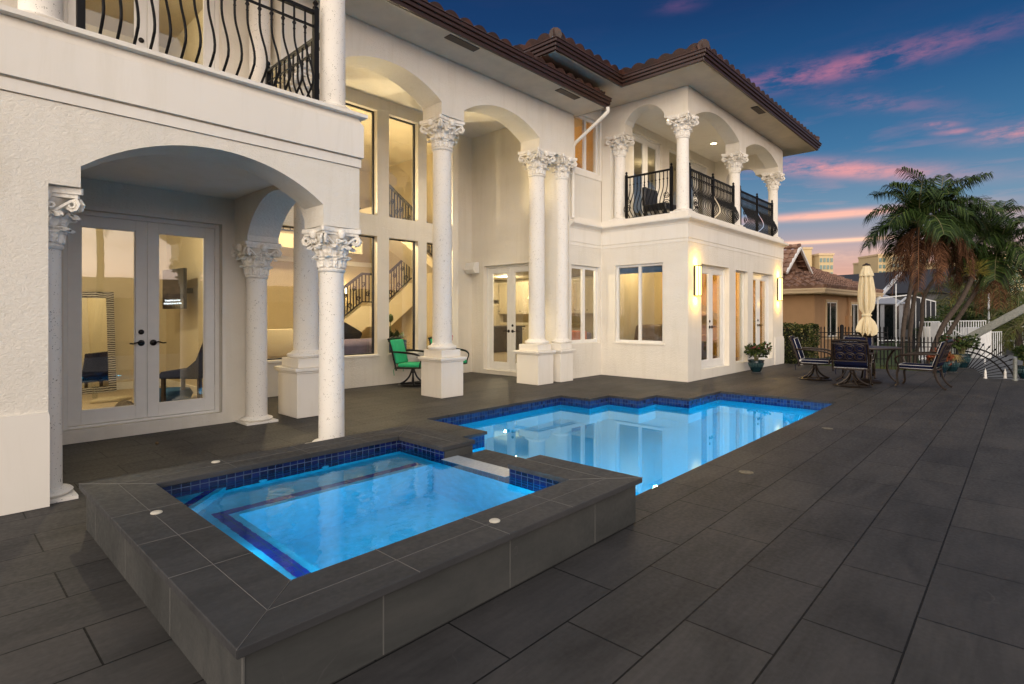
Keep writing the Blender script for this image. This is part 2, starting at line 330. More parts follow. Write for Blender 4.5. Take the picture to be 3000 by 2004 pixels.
WALLC = (.84, .795, .705)
M = dict(
    stucco=stucco('rough_stucco', WALLC, 23.0, .40, (1, 1, 1.7), .010),
    stucco_fine=stucco('fine_stucco', WALLC, 19.0, .55, (1, 1, 2.6), .008),
    smooth=stucco('smooth_plaster', (.84, .80, .725), 5.0, .12, (1, 1, 1), .004, False),
    stone=caststone('cast_stone', (.84, .805, .74)),
    capital=simple('carved_stone', (.84, .805, .735), .85, var=.12, scale=30, bstr=.6, bdist=.008, bscale=42, spec=.25),
    deck=slate('slate_deck'), coping=slate('slate_coping', False, (.050, .051, .054)), spawall=slate('slate_wall', False, (.056, .058, .057), streak=False),
    pooltile=mosaic('pool_mosaic', .052, .003), spatile=mosaic('spa_mosaic', .058, .003, cols=((.0015, .003, .03), (.006, .013, .10))),
    stripe=mosaic('stripe_mosaic', .07, .004, cols=((.006, .012, .22), (.012, .026, .36))),
    plaster=simple('pool_plaster', (.14, .66, .68), .6, var=.06, scale=20), spaplaster=simple('spa_plaster', (.18, .60, .74), .6, var=.16, scale=14),
    water=water('pool_water_surface', (.06, .62, 1.0), 1.6, .006, gloss=(.55, .86, 1.0), ior=2.15), spawater=water('spa_water_surface', (.15, .78, 1.0), 9.0, .11, (1, 1, 1), gloss=(.7, .9, 1.0)),
    glass=glass('window_glass'), doorglass=glass('door_glass', k=1.9, base=.04),
    white=simple('white_paint', (.80, .79, .76), .4, var=.03), trim_white=simple('aged_plastic', (.55, .52, .44), .5, var=.1), soffit=simple('shaded_soffit_stucco', (.66, .58, .46), .9, var=.08, scale=3, bstr=.5, bdist=.006, bscale=30), whitemetal=simple('white_metal', (.75, .77, .78), .45, var=.05),  # soffit: cream stucco darkened and warmed, eave shade put into its colour
    gutter=simple('brown_gutter', (.040, .018, .014), .35, var=.15), darkframe=simple('dark_window_frame', (.02, .022, .03), .4),
    rooftile=tilemat('brown_roof_tile', [(.016, .008, .007), (.042, .016, .011), (.085, .030, .018)], .5),
    terracotta=tilemat('terracotta_roof_tile', [(.12, .066, .045), (.24, .13, .085), (.37, .225, .155)], .7),
    iron=simple('black_iron', (.005, .005, .006), .5, var=.2, spec=.2), bronze=simple('bronze_metal', (.028, .019, .014), .38, metal=.4, var=.3, scale=25),
    handle=simple('dark_handle', (.012, .01, .01), .3, metal=.5),
    green=simple('green_fabric', (.02, .42, .19), .8, var=.14, scale=9, bstr=.4, bdist=.02, bscale=9), navy=simple('navy_fabric', (.0035, .006, .028), .9, var=.2, spec=.15),
    piping=simple('white_piping', (.58, .58, .58), .8), canvas=simple('cream_canvas', (.72, .62, .41), .9, var=.06, bstr=.2, bdist=.004),
    yellow=simple('yellow_interior', (.46, .38, .235), .8, var=.03, scale=1.5), cream=simple('cream_interior', (.56, .49, .35), .8, var=.03, scale=1.5),
    amber=simple('amber_interior', (.64, .39, .075), .8, var=.1, scale=2), carpet=simple('beige_carpet', (.50, .42, .31), .95, var=.12, scale=60),
    woodfloor=simple('wood_floor', (.16, .09, .05), .35, var=.3, scale=5), cabinet=simple('cream_cabinet', (.72, .64, .47), .5, var=.08, scale=12),
    darkwood=simple('dark_wood', (.035, .022, .02), .45, var=.3), leather=simple('brown_leather', (.10, .055, .03), .45, var=.25),
    sofa=simple('mauve_fabric', (.16, .13, .19), .9, var=.12), black=simple('black_plastic', (.006, .006, .008), .3),
    sand=simple('tan_wall', (.40, .235, .115), .85, var=.06, scale=2, bstr=.2, bdist=.004), trim=simple('tan_trim', (.62, .47, .29), .8, var=.05),
    darkglass=simple('dark_glass', (.008, .011, .013), .08, var=.3, spec=.8), screen=simple('dark_mesh_screen', (.016, .018, .024), .8, var=.15),
    darkroof=simple('charcoal_roof', (.026, .028, .038), .8, var=.15, scale=8), greyroof=simple('grey_metal_roof', (.30, .31, .34), .5, var=.1),
    tower=simple('tower_concrete', (.60, .47, .27), .9, var=.05, scale=.05), towerglass=simple('tower_glass', (.16, .24, .22), .2, var=.3, scale=.3), towerdark=simple('tower_shade', (.02, .02, .022), .6),
    grass=simple('grass_green', (.045, .075, .018), .95, var=.5, scale=9), earth=simple('soil_ground', (.05, .042, .03), .95, var=.3), concrete=simple('grey_concrete', (.12, .125, .13), .85, var=.15, scale=3),
    canal=simple('canal_water', (.02, .035, .045), .1, var=.2), potblue=simple('teal_glaze', (.006, .024, .032), .18, var=.35, scale=18), steel=simple('galvanised_steel', (.30, .32, .30), .5, metal=.55, var=.2, scale=18),
    trunk=simple('palm_trunk', (.070, .052, .040), .9, var=.35, scale=16, bstr=.6, bdist=.02, bscale=24), stem=simple('plant_stem', (.14, .13, .06), .8),
    frond=leafmat('palm_leaf', [(.006, .014, .003), (.014, .032, .006), (.03, .058, .011), (.065, .095, .024)]),
    palefrond=leafmat('pale_palm_leaf', [(.035, .05, .010), (.075, .09, .020), (.12, .12, .03)]),
    dead=leafmat('dead_leaf', [(.04, .018, .010), (.11, .050, .026), (.22, .11, .06)], .9), bloom=leafmat('palm_bloom', [(.14, .13, .03), (.26, .22, .05)], .9),
    hedge=leafmat('hedge_leaf', [(.010, .018, .006), (.024, .040, .010), (.06, .075, .022), (.22, .20, .09)], .4), shrub=leafmat('shrub_leaf', [(.012, .025, .008), (.03, .055, .014), (.07, .09, .02)]),
    petal=leafmat('pink_petal', [(.45, .05, .10), (.62, .14, .20)], .7), rust=leafmat('rust_leaf', [(.13, .028, .012), (.25, .06, .03), (.16, .09, .03)]), straw=leafmat('straw_leaf', [(.25, .18, .07), (.42, .32, .14)], .9),
    sconce=emissive('lit_lamp_panel', (1.0, .70, .20), 5.5), downlight=emissive('lit_downlight', (1.0, .82, .5), 14.0), bulb=emissive('lit_bulb', (1.0, .8, .45), 12.0),
    poollamp=emissive('lit_pool_lamp', (.75, .92, 1.0), 8.0),
    red=simple('red_roof_tile', (.30, .07, .035), .8, var=.25, scale=4), coral=simple('coral_fabric', (.45, .13, .06), .9), paper=simple('pale_fabric', (.5, .5, .5), .9, var=.3, scale=10), skyblue=simple('blue_fabric', (.03, .10, .22), .85),
)
# zebra frame
m, nt, b = mat('zebra_frame')
wv = N(nt, 'ShaderNodeTexWave', bands_direction='Z', i_Scale=9.0, i_Distortion=4.0, i_Detail=2.0); L(nt, coords(nt), wv.inputs['Vector'])
L(nt, ramp(nt, wv.outputs[0], [(.45, (.01, .01, .012)), (.55, (.5, .48, .44))]), b.inputs['Base Color']); M['zebra'] = m
m, nt, b = mat('mirror_silver'); b.inputs['Base Color'].default_value = (.8, .78, .7, 1); b.inputs['Metallic'].default_value = 1; b.inputs['Roughness'].default_value = .03; M['mirror'] = m

# ================================================================== SETTING
def offset_poly(P, d):
    out = []; n = len(P)
    area = sum(P[i][0] * P[(i + 1) % n][1] - P[(i + 1) % n][0] * P[i][1] for i in range(n))
    sg = 1 if area > 0 else -1
    for i in range(n):
        a, b, c = Vector(P[i - 1]), Vector(P[i]), Vector(P[(i + 1) % n])
        e1, e2 = (b - a).normalized(), (c - b).normalized()
        n1, n2 = Vector((e1.y, -e1.x)) * sg, Vector((e2.y, -e2.x)) * sg
        out.append((b.x + (n1.x + n2.x) * d, b.y + (n1.y + n2.y) * d))
    return out
def walls_in(mb, P, z0, z1):
    n = len(P)
    vs = [(p[0], p[1], z0) for p in P] + [(p[0], p[1], z1) for p in P]
    mb.add(vs, [(i, (i + 1) % n, n + (i + 1) % n, n + i) for i in range(n)])
POOL = [(3.33, 2.21), (10.0, 2.21), (10.0, 4.10), (8.75, 4.10), (8.75, 4.71), (8.17, 4.71), (8.17, 5.30), (7.60, 5.30), (7.60, 5.90), (4.65, 5.90), (4.65, 4.73), (3.33, 4.73)]
mb = MB().slab('Z', -.035, 0, [(-4, -7), (16.1, -7), (16.1, .66), (18.9, 1.0), (18.9, 1.66), (16.95, 1.66), (16.95, 7.2), (12, 12), (-4, 12)], [POOL, rect(.96, 3.06, 2.13, 4.27)])
structure(build('deck', mb, M['deck']))
mb = MB().slab('Z', -.9, -.037, [(-4, -7), (16.08, -7), (16.08, .68), (18.88, 1.02), (18.88, 1.64), (16.93, 1.64), (16.93, 7.2), (12, 12), (-4, 12)], [offset_poly(POOL, .05), rect(.9, 3.12, 2.07, 4.33)])
structure(build('deck_base', mb, M['concrete']))
PB = offset_poly(POOL, .025)
pb = MB(); walls_in(pb, PB, -1.5, -.33); pb.add([(p[0], p[1], -1.5) for p in PB], [tuple(t) for t in tessellate_polygon([[Vector((p[0], p[1], 0)) for p in PB]])])
basin = structure(build('pool_basin', pb, M['plaster']))
tb = MB(); walls_in(tb, offset_poly(POOL, .024), -.33, -.036); build('tile_band', tb, M['pooltile'], basin)
# underwater lamps on the pool wall that faces the house
pw = MB(); pw.add([(p[0], p[1], -.135) for p in PB], [tuple(t) for t in tessellate_polygon([[Vector((p[0], p[1], 0)) for p in PB]])])
pw.up = True
structure(build('pool_water', pw, M['water']))

# ground
mb = MB().slab('Z', -.75, -.62, rect(-700, 900, -700, 900), [rect(-3.9, 15.9, -6.9, 11.9)])
structure(build('ground', mb, M['grass']))
mb = MB().slab('Z', -.62, -.30, [(16.94, 1.9), (19.4, 1.9), (20.5, 3.2), (20.5, 9.5), (16.94, 9.5)])
structure(build('lawn', mb, M['grass']))
mb = MB().slab('Z', -.62, -.55, [(16.13, -7.1), (16.13, .64), (18.93, .98), (18.93, 1.88), (19.38, 1.88), at(2690, 26), at(2690, 75), at(3400, 75), (60, -7.1)])
structure(build('dock', mb, M['concrete']))
gb = MB(); rr = random.Random(3)
for k in range(2600):
    x = rr.uniform(16.97, 19.0); y = rr.uniform(1.95, 5.3); h = rr.uniform(.10, .34); a = rr.uniform(0, 6.28); d = rr.uniform(.01, .05)
    gb.add([(x - .008 * cos(a), y - .008 * sin(a), -.305), (x + .008 * cos(a), y + .008 * sin(a), -.305), (x + d * sin(a), y + d * cos(a), -.30 + h)], [(0, 1, 2)])
stuff(tag(build('grass_blades', gb, leafmat('lawn_blade', [(.03, .05, .01), (.09, .13, .02), (.15, .12, .04)])), 'short green and yellow grass along the black fence', 'grass'))

# ================================================================== SPA
spa = thing('raised_spa', 'raised square spa clad in dark slate with glowing blue water', 'hot tub', (2.02, 3.2, 0))
SX0, SX1, SY0, SY1 = .745, 3.30, 1.93, 4.475      # clad walls
IX0, IX1, IY0, IY1 = 1.055, 2.96, 2.235, 4.15     # inner edge of coping
mb = MB().slab('Z', .002, .186, rect(SX0, SX1, SY0, SY1), [rect(1.02, 2.985, 2.205, 4.18)])
mb.slab('Z', .1862, .262, [(SX1, 2.80), (2.985, 2.80), (2.985, 2.205), (1.02, 2.205), (1.02, 4.18), (2.985, 4.18), (2.985, 3.54), (SX1, 3.54), (SX1, SY1), (SX0, SY1), (SX0, SY0), (SX1, SY0)])
mb.cur = 1
for y in (2.72, 3.48, 4.20): mb.box(SX0 - .0015, y - .003, .004, SX0 + .01, y + .003, .26)
for x in (1.30, 2.06, 2.82): mb.box(x - .003, SY0 - .0015, .004, x + .003, SY0 + .01, .26)
mb.box(SX0 - .0035, SY0 - .0035, .004, SX0 + .004, SY0 + .004, .26)
build('clad_wall', mb, [M['spawall'], simple('pale_grout', (.105, .105, .10), .9)], spa)
OX0, OX1, OY0, OY1 = .71, 3.335, 1.895, 4.51
def miter(mb, z0, z1, quad):
    mb.slab('Z', z0, z1, quad)
zc0, zc1 = .264, .30
for q in ([(OX0, OY0), (OX1, OY0), (IX1, IY0), (IX0, IY0)], [(OX0, OY0), (IX0, IY0), (IX0, IY1), (OX0, OY1)], [(OX0, OY1), (IX0, IY1), (IX1, IY1), (OX1, OY1)],
          [(OX1, OY0), (OX1, 2.80), (IX1, 2.80), (IX1, IY0)], [(OX1, OY1), (IX1, IY1), (IX1, 3.54), (OX1, 3.54)]):
    mb = MB(); c = Vector((sum(p[0] for p in q) / 4, sum(p[1] for p in q) / 4))
    mb.slab('Z', zc0, zc1, [(p[0] + (.0012 if c.x > p[0] else -.0012), p[1] + (.0012 if c.y > p[1] else -.0012)) for p in q])
    build('coping', mb, M['coping'], spa, bevel=.004)
gl = MB()   # pale hairline joints, laid 1 mm proud
ms = lambda a, b, w=.0022: gl.tube([(*a, .3), (*b, .3)], w, 4, flat=.6)
cx0, cx1, cy0, cy1 = .885, 3.15, 2.065, 4.33
ms((cx0, cy0 + .0), (cx0, cy1)); ms((cx0, cy0), (cx1, cy0)); ms((cx0, cy1), (cx1, cy1)); ms((cx1, cy0), (cx1, 2.8)); ms((cx1, cy1), (cx1, 3.54))
for a, b in (((OX0, OY0), (IX0, IY0)), ((OX1, OY0), (IX1, IY0)), ((OX0, OY1), (IX0, IY1)), ((OX1, OY1), (IX1, IY1))): ms(a, b)
for y in (2.62, 3.10, 3.62): ms((OX0, y), (IX0, y))
for x in (1.46, 2.02, 2.55): ms((x, OY0), (x, IY0)); ms((x + .1, OY1), (x + .1, IY1))
build('coping_joint', gl, simple('hairline_joint', (.15, .145, .14), .9), spa)
IN = rect(IX0 - .02, IX1 + .02, IY0 - .02, IY1 + .02)
t = MB(); walls_in(t, IN, .02, .186)
ia, ib, ic, id_ = IN[0][0], IN[1][0], IN[0][1], IN[2][1]
seq = [(ib, 2.80), (ib, ic), (ia, ic), (ia, id_), (ib, id_), (ib, 3.54)]
t.add([(p[0], p[1], z_) for z_ in (.186, .2635) for p in seq], [(k, k + 1, k + 7, k + 6) for k in range(5)])
build('tile_band', t, M['spatile'], spa)
bz = -.05
b_ = MB(); walls_in(b_, offset_poly(IN, .002), -.75, .02)
b_.box(IX0 - .02, IY0 - .02, -.749, IX1 + .02, IY1 + .02, -.74)
b_.box(IX0 - .018, IY0 - .018, -.74, 1.395, IY1 + .018, bz); b_.box(1.395, 3.69, -.74, IX1 + .018, IY1 + .018, bz)
b_.slab('Z', bz, .10, [(IX0 - .018, 3.72), (1.49, IY1 + .018), (IX0 - .018, IY1 + .018)])
build('basin', b_, M['spaplaster'], spa)
st = MB(); st.box(1.275, IY0 - .016, bz, 1.349, 3.815, bz + .005); st.box(1.349, 3.741, bz, 2.90, 3.815, bz + .005)
dv = Vector((1, 1)).normalized() * .035
st.slab('Z', .10, .105, [(IX0 - .016, 3.78), (IX0 - .016, 3.86), (1.35, IY1 + .016), (1.43, IY1 + .016)])
build('edge_stripe', st, M['stripe'], spa)
dr = MB()
for x, y in ((1.75, 2.75), (2.45, 3.05)): dr.lathe([(.11, -.74), (.11, -.732), (.07, -.725)], 24, Matrix.Translation((x, y, 0)))
for x in (1.75, 2.25): dr.lathe([(.03, 0), (.03, .012), (.012, .016)], 16, Matrix.Translation((x, IY1 + .018, .06)) @ Matrix.Rotation(radians(90), 4, 'X'))
build('drain', dr, simple('pale_drain', (.45, .7, .85), .5), spa)
mb = MB().box(IX1 + .022, 2.802, .1865, 3.46, 3.538, .196); mb.box(3.303, 2.802, .10, 3.46, 3.538, .1864); build('spillway', mb, M['coping'], spa, bevel=.004)
w = MB().add([(IX0 - .02, IY0 - .02, .205), (IX1 + .02, IY0 - .02, .205), (IX1 + .02, IY1 + .02, .205), (IX0 - .02, IY1 + .02, .205)], [(0, 1, 2, 3)])
w.up = True
structure(build('spa_water', w, M['spawater']))
w = MB().box(IX1 - .02, 2.806, .1965, 3.12, 3.534, .2052); structure(build('spillway_water', w, simple('foaming_water_film', (.40, .45, .50), .2, var=.12, scale=45, bstr=.2, bscale=60)))
first = None
for i, (x, y, lb) in enumerate(((.90, 3.53, 'round white cap on the left arm of the spa rim'), (2.09, 2.07, 'round white cap on the near arm of the spa rim'), (1.51, 4.42, 'round white cap on the house-side arm of the spa rim'))):
    c = MB().lathe([(.029, 0), (.030, .004), (.025, .008), (.009, .010)], 24)
    o = build('rim_cap', c, M['trim_white'], None, (x, y, .3005), smooth=40) if i == 0 else inst(first, None, (x, y, .3005))
    if i == 0: first = o
    tag(o, lb, 'cap', 'white caps on the spa rim')
for i, (x, y, lb) in enumerate(((5.0, 1.815, 'round metal deck lid in slate paving, the nearer one'), (7.61, 1.785, 'round metal deck lid in slate paving, the farther one'))):
    c = MB().lathe([(.062, 0), (.062, .004), (.05, .006), (.046, .003), (.02, .003)], 24)
    o = build('deck_lid', c, simple('worn_brass', (.16, .14, .10), .5, metal=.3, var=.4, scale=30), None, (x, y, .0005)) if i == 0 else inst(first, None, (x, y, .0005))
    first = o if i == 0 else first
    tag(o, lb, 'deck lid', 'round lids in the deck')

tag(build('fallen_nut', MB().lathe([(.0, -.018), (.016, -.008), (.017, .006), (.006, .016), (.0, .018)], 10), simple('brown_husk', (.14, .09, .04), .8), None, (1.75, 6.85, .018), smooth=60), 'small brown nut lying on the slate in front of the left french doors', 'nut')

# ================================================================== HOUSE
house = thing('house', 'two storey cream stucco villa with arches, columns and brown tile roof', 'house', (6, 7.5, 0))
P = lambda name, mb, m, **k: build(name, mb, M[m], house, **k)
T1 = Matrix.Translation
# ---- column kit
def capital_mesh(rn, a, h):
    """corinthian capital, base z=0, neck radius rn, half width a, height h"""
    m = MB()
    m.lathe([(rn * 1.0, 0), (rn * 1.12, .012 * h / .5), (rn * 1.15, .03 * h / .5), (rn * 1.0, .055 * h / .5), (rn * .98, h * .3), (rn * 1.06, h * .55), (rn * 1.30, h * .74), (rn * 1.52, h * .83)], 24)
    def leaf(ang, z0, z1, wid, out, r0):
        n = 11; vs = []
        for i in range(n):
            u = i / (n - 1)
            z = z0 + (z1 - z0) * min(u * 1.2, 1.0) - (.22 * (z1 - z0) * max(0, u - .76) / .24)
            r = r0 + out * (u ** 2.8) + .012
            ww = wid * (.85 + .55 * sin(pi * u * .9)) * (1 - .45 * max(0, u - .75) / .25) * (1.0 + (.20 if i % 2 else -.16))
            for k, (sx, dr) in enumerate(((-1, -.018 + (.012 if i % 2 else 0)), (-.5, .012), (0, .0), (.5, .012), (1, -.018 + (.012 if i % 2 else 0)))):
                vs.append((r + dr, sx * ww, z))
        fs = [(i * 5 + k, i * 5 + k + 1, (i + 1) * 5 + k + 1, (i + 1) * 5 + k) for i in range(n - 1) for k in range(4)]
        nn = len(vs); vs2 = [(x - .02, y * .9, z - .012) for x, y, z in vs]
        fs2 = [tuple(j + nn for j in f[::-1]) for f in fs]
        m.add(vs + vs2, fs + fs2 + [((n - 1) * 5 + k, (n - 1) * 5 + k + 1, nn + (n - 1) * 5 + k + 1, nn + (n - 1) * 5 + k) for k in range(4)], Matrix.Rotation(ang, 4, 'Z'))
    for k in range(8): leaf(2 * pi * k / 8, h * .10, h * .40, rn * .30, rn * .55, rn * .98)
    for k in range(8): leaf(2 * pi * (k + .5) / 8, h * .12, h * .66, rn * .31, rn * .85, rn * 1.0)
    for k in range(8): leaf(2 * pi * k / 8, h * .42, h * .76, rn * .20, rn * .62, rn * 1.08)
    for k in range(4):
        ang = pi / 4 + k * pi / 2
        for sgn in (-1, 1):
            pts = []; rads = []
            for i in range(22):
                u = i / 21
                if u < .4:
                    q = u / .4; pts.append((rn * 1.05 + (a * 1.12 - rn * 1.05) * q ** 1.3, sgn * (rn * .75 * (1 - q) + .02), h * (.50 + .30 * q))); rads.append(h * .03)
                else:
                    q = (u - .4) / .6; th = pi * .5 - q * 3.6 * pi; R = h * .115 * (1 - .72 * q)
                    pts.append((a * 1.12 + R * cos(th), sgn * (.02 + .012 * q), h * .72 + R * sin(th))); rads.append(h * .032 * (1 - .4 * q))
            m.tube(pts, rads, 5, Matrix.Rotation(ang, 4, 'Z'))
        # fleuron and small scrolls mid face
        m.lathe([(.2 * rn, -.10 * h), (.33 * rn, -.02 * h), (.30 * rn, .04 * h), (.12 * rn, .09 * h)], 8, Matrix.Rotation(k * pi / 2, 4, 'Z') @ T1((a * .92, 0, h * .86)))
        for sgn in (-1, 1):
            pts = [(a * .86 + .01, sgn * (rn * .16 + h * .06 * (1 - .7 * i / 11) * (1 - cos(i * .55))), h * .68 + h * .06 * (1 - .7 * i / 11) * sin(i * .55)) for i in range(12)]
            m.tube(pts, h * .022, 5, Matrix.Rotation(k * pi / 2, 4, 'Z'))
    # abacus with hollowed sides
    def aba(s, z0, z1):
        o = []
        for k in range(4):
            for i in range(9):
                u = -1 + 2 * i / 8
                d = a * s * (1 - .16 * (1 - u * u)); w = a * s * u * .93
                c_, s_ = cos(k * pi / 2), sin(k * pi / 2)
                o.append((d * c_ - w * s_, d * s_ + w * c_))
        m.slab('Z', z0, z1, o)
    aba(.92, h * .84, h * .90); aba(1.0, h * .90, h)
    return m
CAPS = {}
def column(x, y, z0, z1, r, a, caph, ped=None, name='column', r_top=None):
    """shaft part; children capital, base, pedestal"""
    rt = r_top or r * .94; zb = z0
    if ped: zb = z0 + ped[4]
    bh = r * .62
    zs = zb + bh; ze = z1 - caph
    n = 10
    sh = MB().lathe([(r + (rt - r) * (i / n), zs + (ze - zs) * i / n) for i in range(n + 1)], 28)
    sh.v = [(p[0] + x, p[1] + y, p[2]) for p in sh.v]
    c = build(name, sh, M['stone'], house, smooth=50)
    key = (r, a, caph)
    if key not in CAPS:
        CAPS[key] = build('capital', capital_mesh(rt, a, caph), M['capital'], c, (x, y, ze), smooth=45)
    else: inst(CAPS[key], c, (x, y, ze))
    bs = MB().lathe([(r * 1.30, .0), (r * 1.46, bh * .2), (r * 1.50, bh * .42), (r * 1.42, bh * .62), (r * 1.18, bh * .70), (r * 1.16, bh * .8), (r * 1.03, bh)], 28)
    if not ped: bs.v = [(p[0], p[1], p[2] * .68 + bh * .32) for p in bs.v]; bs.box(-r * 1.5, -r * 1.5, 0, r * 1.5, r * 1.5, bh * .33)
    build('base', bs, M['stone'], c, (x, y, zb), smooth=50)
    if ped:
        px, py, hx, hy, ph = ped
        pm = MB().box(px - hx, py - hy, z0 + .002, px + hx, py + hy, z0 + ph - .20)
        zt = z0 + ph - .20
        pm.slab('Z', zt, zt + .03, rect(px - hx - .018, px + hx + .018, py - hy - .018, py + hy + .018))
        pm.slab('Z', zt + .03, zt + .075, rect(px - hx - .045, px + hx + .045, py - hy - .045, py + hy + .045))
        pm.slab('Z', zt + .075, zt + .20, rect(px - hx * .87, px + hx * .87, py - hy * .87, py + hy * .87))
        build('pedestal', pm, M['smooth'], c, bevel=.008)
    return c
# ---- openings
def pmap(axis, c):
    return (lambda u, n, z: (u, c + n, z)) if axis == 'Y' else (lambda u, n, z: (c + n, u, z))
def pbox(mb, f, u0, n0, z0, u1, n1, z1):
    a, b = f(u0, n0, z0), f(u1, n1, z1)
    mb.box(min(a[0], b[0]), min(a[1], b[1]), min(a[2], b[2]), max(a[0], b[0]), max(a[1], b[1]), max(a[2], b[2]))
def door(axis, c, u0, u1, z0, z1, set_=.10, glassm='doorglass', hinge=True, handle=True):
    f = pmap(axis, c + set_); um = (u0 + u1) / 2
    fr = MB(); j = .05
    pbox(fr, f, u0, 0, z0, u0 + j, .09, z1); pbox(fr, f, u1 - j, 0, z0, u1, .09, z1); pbox(fr, f, u0 + j, 0, z1 - j, u1 - j, .09, z1); pbox(fr, f, u0 + j, 0, z0, u1 - j, .09, z0 + .025)
    d = P('door', fr, 'white', bevel=.004)
    for k in (0, 1):
        a, b = (u0 + j + .003, um - .002) if k == 0 else (um + .002, u1 - j - .003)
        s = .115; lf = MB(); q0, q1 = z0 + .03, z1 - j - .003
        n0, n1 = .015, .06
        pbox(lf, f, a, n0, q0, a + s, n1, q1); pbox(lf, f, b - s, n0, q0, b, n1, q1); pbox(lf, f, a + s, n0, q1 - .12, b - s, n1, q1); pbox(lf, f, a + s, n0, q0, b - s, n1, q0 + .15)
        for (e0, e1, e2, e3) in ((a + s, q0 + .15, a + s + .012, q1 - .12), (b - s - .012, q0 + .15, b - s, q1 - .12), (a + s, q1 - .132, b - s, q1 - .12), (a + s, q0 + .15, b - s, q0 + .162)):
            pbox(lf, f, e0, n0 + .012, e1, e2, n1 - .012, e3)
        build('door_leaf', lf, M['white'], d, bevel=.003)
        pn = MB(); pbox(pn, f, a + s + .004, .034, q0 + .154, b - s - .004, .042, q1 - .124); build('pane', pn, M[glassm], d)
        if handle:
            uh = um - .062 if k == 0 else um + .062; sg = -1 if k == 0 else 1; zh = z0 + .92
            hm = MB(); rot = Matrix.Rotation(radians(90), 4, 'X') if axis == 'Y' else Matrix.Rotation(radians(-90), 4, 'Y')
            for zz, rr_ in ((zh, .036), (zh + .13, .030)):
                if zz != zh and k == 1: continue
                hm.lathe([(rr_, 0), (rr_, .010), (rr_ * .6, .018)], 16, T1(f(uh, n0 - .001, zz)) @ rot)
            hm.tube([f(uh, n0 - .01, zh), f(uh, n0 - .05, zh), f(uh + sg * .04, n0 - .055, zh + .012), f(uh + sg * .09, n0 - .05, zh - .006), f(uh + sg * .125, n0 - .05, zh - .002)], .009, 6)
            build('handle', hm, M['handle'], d, smooth=50)
    if hinge:
        for zz in (z0 + .3, (z0 + z1) / 2, z1 - .35):
            hm = MB(); p = f(u1 - j - .001, .012, zz); hm.lathe([(.008, -.05), (.008, .05)], 8, T1(p)); build('hinge', hm, M['white'], d)
    return d
def window(axis, c, u0, u1, z0, z1, splits=1, set_=.08, frm='white', glassm='glass', fw=.045, inset=.0):
    f = pmap(axis, c + set_); fr = MB()
    pbox(fr, f, u0, 0, z0, u0 + fw, .06, z1); pbox(fr, f, u1 - fw, 0, z0, u1, .06, z1); pbox(fr, f, u0 + fw, 0, z1 - fw, u1 - fw, .06, z1); pbox(fr, f, u0 + fw, 0, z0, u1 - fw, .06, z0 + fw)
    us = [u0 + (u1 - u0) * i / splits for i in range(splits + 1)]
    for u in us[1:-1]: pbox(fr, f, u - fw * .6, -.006, z0 + fw, u + fw * .6, .055, z1 - fw)
    w = P('window', fr, frm, bevel=.003)
    for i in range(splits):
        pn = MB(); pbox(pn, f, us[i] + fw * .9, .026, z0 + fw * .9, us[i + 1] - fw * .9, .034, z1 - fw * .9); build('pane', pn, M[glassm], w)
    return w
# ---- left pavilion
arch = lambda a, b, zs, zp: arc(a, b, zs, zp)
mb = MB().slab('Y', 5.22, 5.62, [(-3.5, .002), (.646, .002), (.646, 2.36), (.835, 2.36)] + arc(.835, 2.80, 2.52, 2.86) + [(2.80, 2.31), (3.215, 2.31), (3.215, 2.96), (-3.5, 2.96)])
P('wall', mb, 'stucco')
mb = MB().slab('Y', 5.203, 5.217, [(-3.5, .004), (.652, .004), (.652, .66), (.646, .69), (-3.5, .69)]); P('plinth', mb, 'smooth')
mb = MB().slab('X', 2.81, 3.205, [(5.622, 2.315)] + arc(5.64, 7.14, 2.40, 2.84) + [(7.14, 2.33), (7.56, 2.33), (7.56, 2.96), (5.622, 2.96)]); P('wall', mb, 'stucco_fine')
mb = MB().slab('Y', 7.56, 7.74, rect(-1.2, 3.22, .002, 2.96), [rect(1.06, 2.66, .145, 2.56)]); P('wall', mb, 'stucco_fine')
mb = MB().slab('Y', 7.558, 7.575, rect(1.02, 2.70, .13, 2.60), [rect(1.06, 2.66, .145, 2.56)]); P('door_surround', mb, 'smooth')
mb = MB().slab('X', -1.3, -1.12, rect(5.62, 7.56, .002, 2.96)); P('wall', mb, 'stucco_fine')
mb = MB().slab('Z', 2.90, 2.955, rect(-3.4, 2.805, 5.625, 7.555)); P('ceiling', mb, 'smooth')
door('Y', 7.56, 1.06, 2.66, .145, 2.56)
# fascia bands round the balcony edge
def band(z0, z1, d, name='cornice'):
    mb = MB().slab('Z', z0, z1, [(-3.5, 5.22 - d), (3.215 + d, 5.22 - d), (3.215 + d, 7.56), (-3.5, 7.56)]); P(name, mb, 'smooth')
band(2.962, 2.968, -.012); band(2.969, 3.056, .014); band(3.057, 3.072, -.012); band(3.073, 3.41, .034)
mb = MB()
for i in range(6):
    u = i / 6; d = .03 - .035 * sin(u * pi / 2) ; z0 = 3.412 + .0 + .085 * u; mb.slab('Z', z0, z0 + .085 / 6 + .0001, [(-3.5, 5.22 - d), (3.215 + d, 5.22 - d), (3.215 + d, 7.56), (-3.5, 7.56)])
P('cornice', mb, 'smooth')
band(3.499, 3.535, .065, 'balcony_slab')
column(.63, 5.475, 0.002, 2.355, .133, .228, .46)
column(3.005, 5.425, 0.002, 2.305, .133, .228, .46)
column(3.01, 7.36, 0.002, 2.325, .133, .235, .46)
column(.63, 5.43, 3.536, 6.2, .133, .245, .46)
column(3.02, 5.43, 3.536, 6.2, .133, .245, .46)
column(3.05, 7.35, 3.536, 6.2, .133, .235, .46)
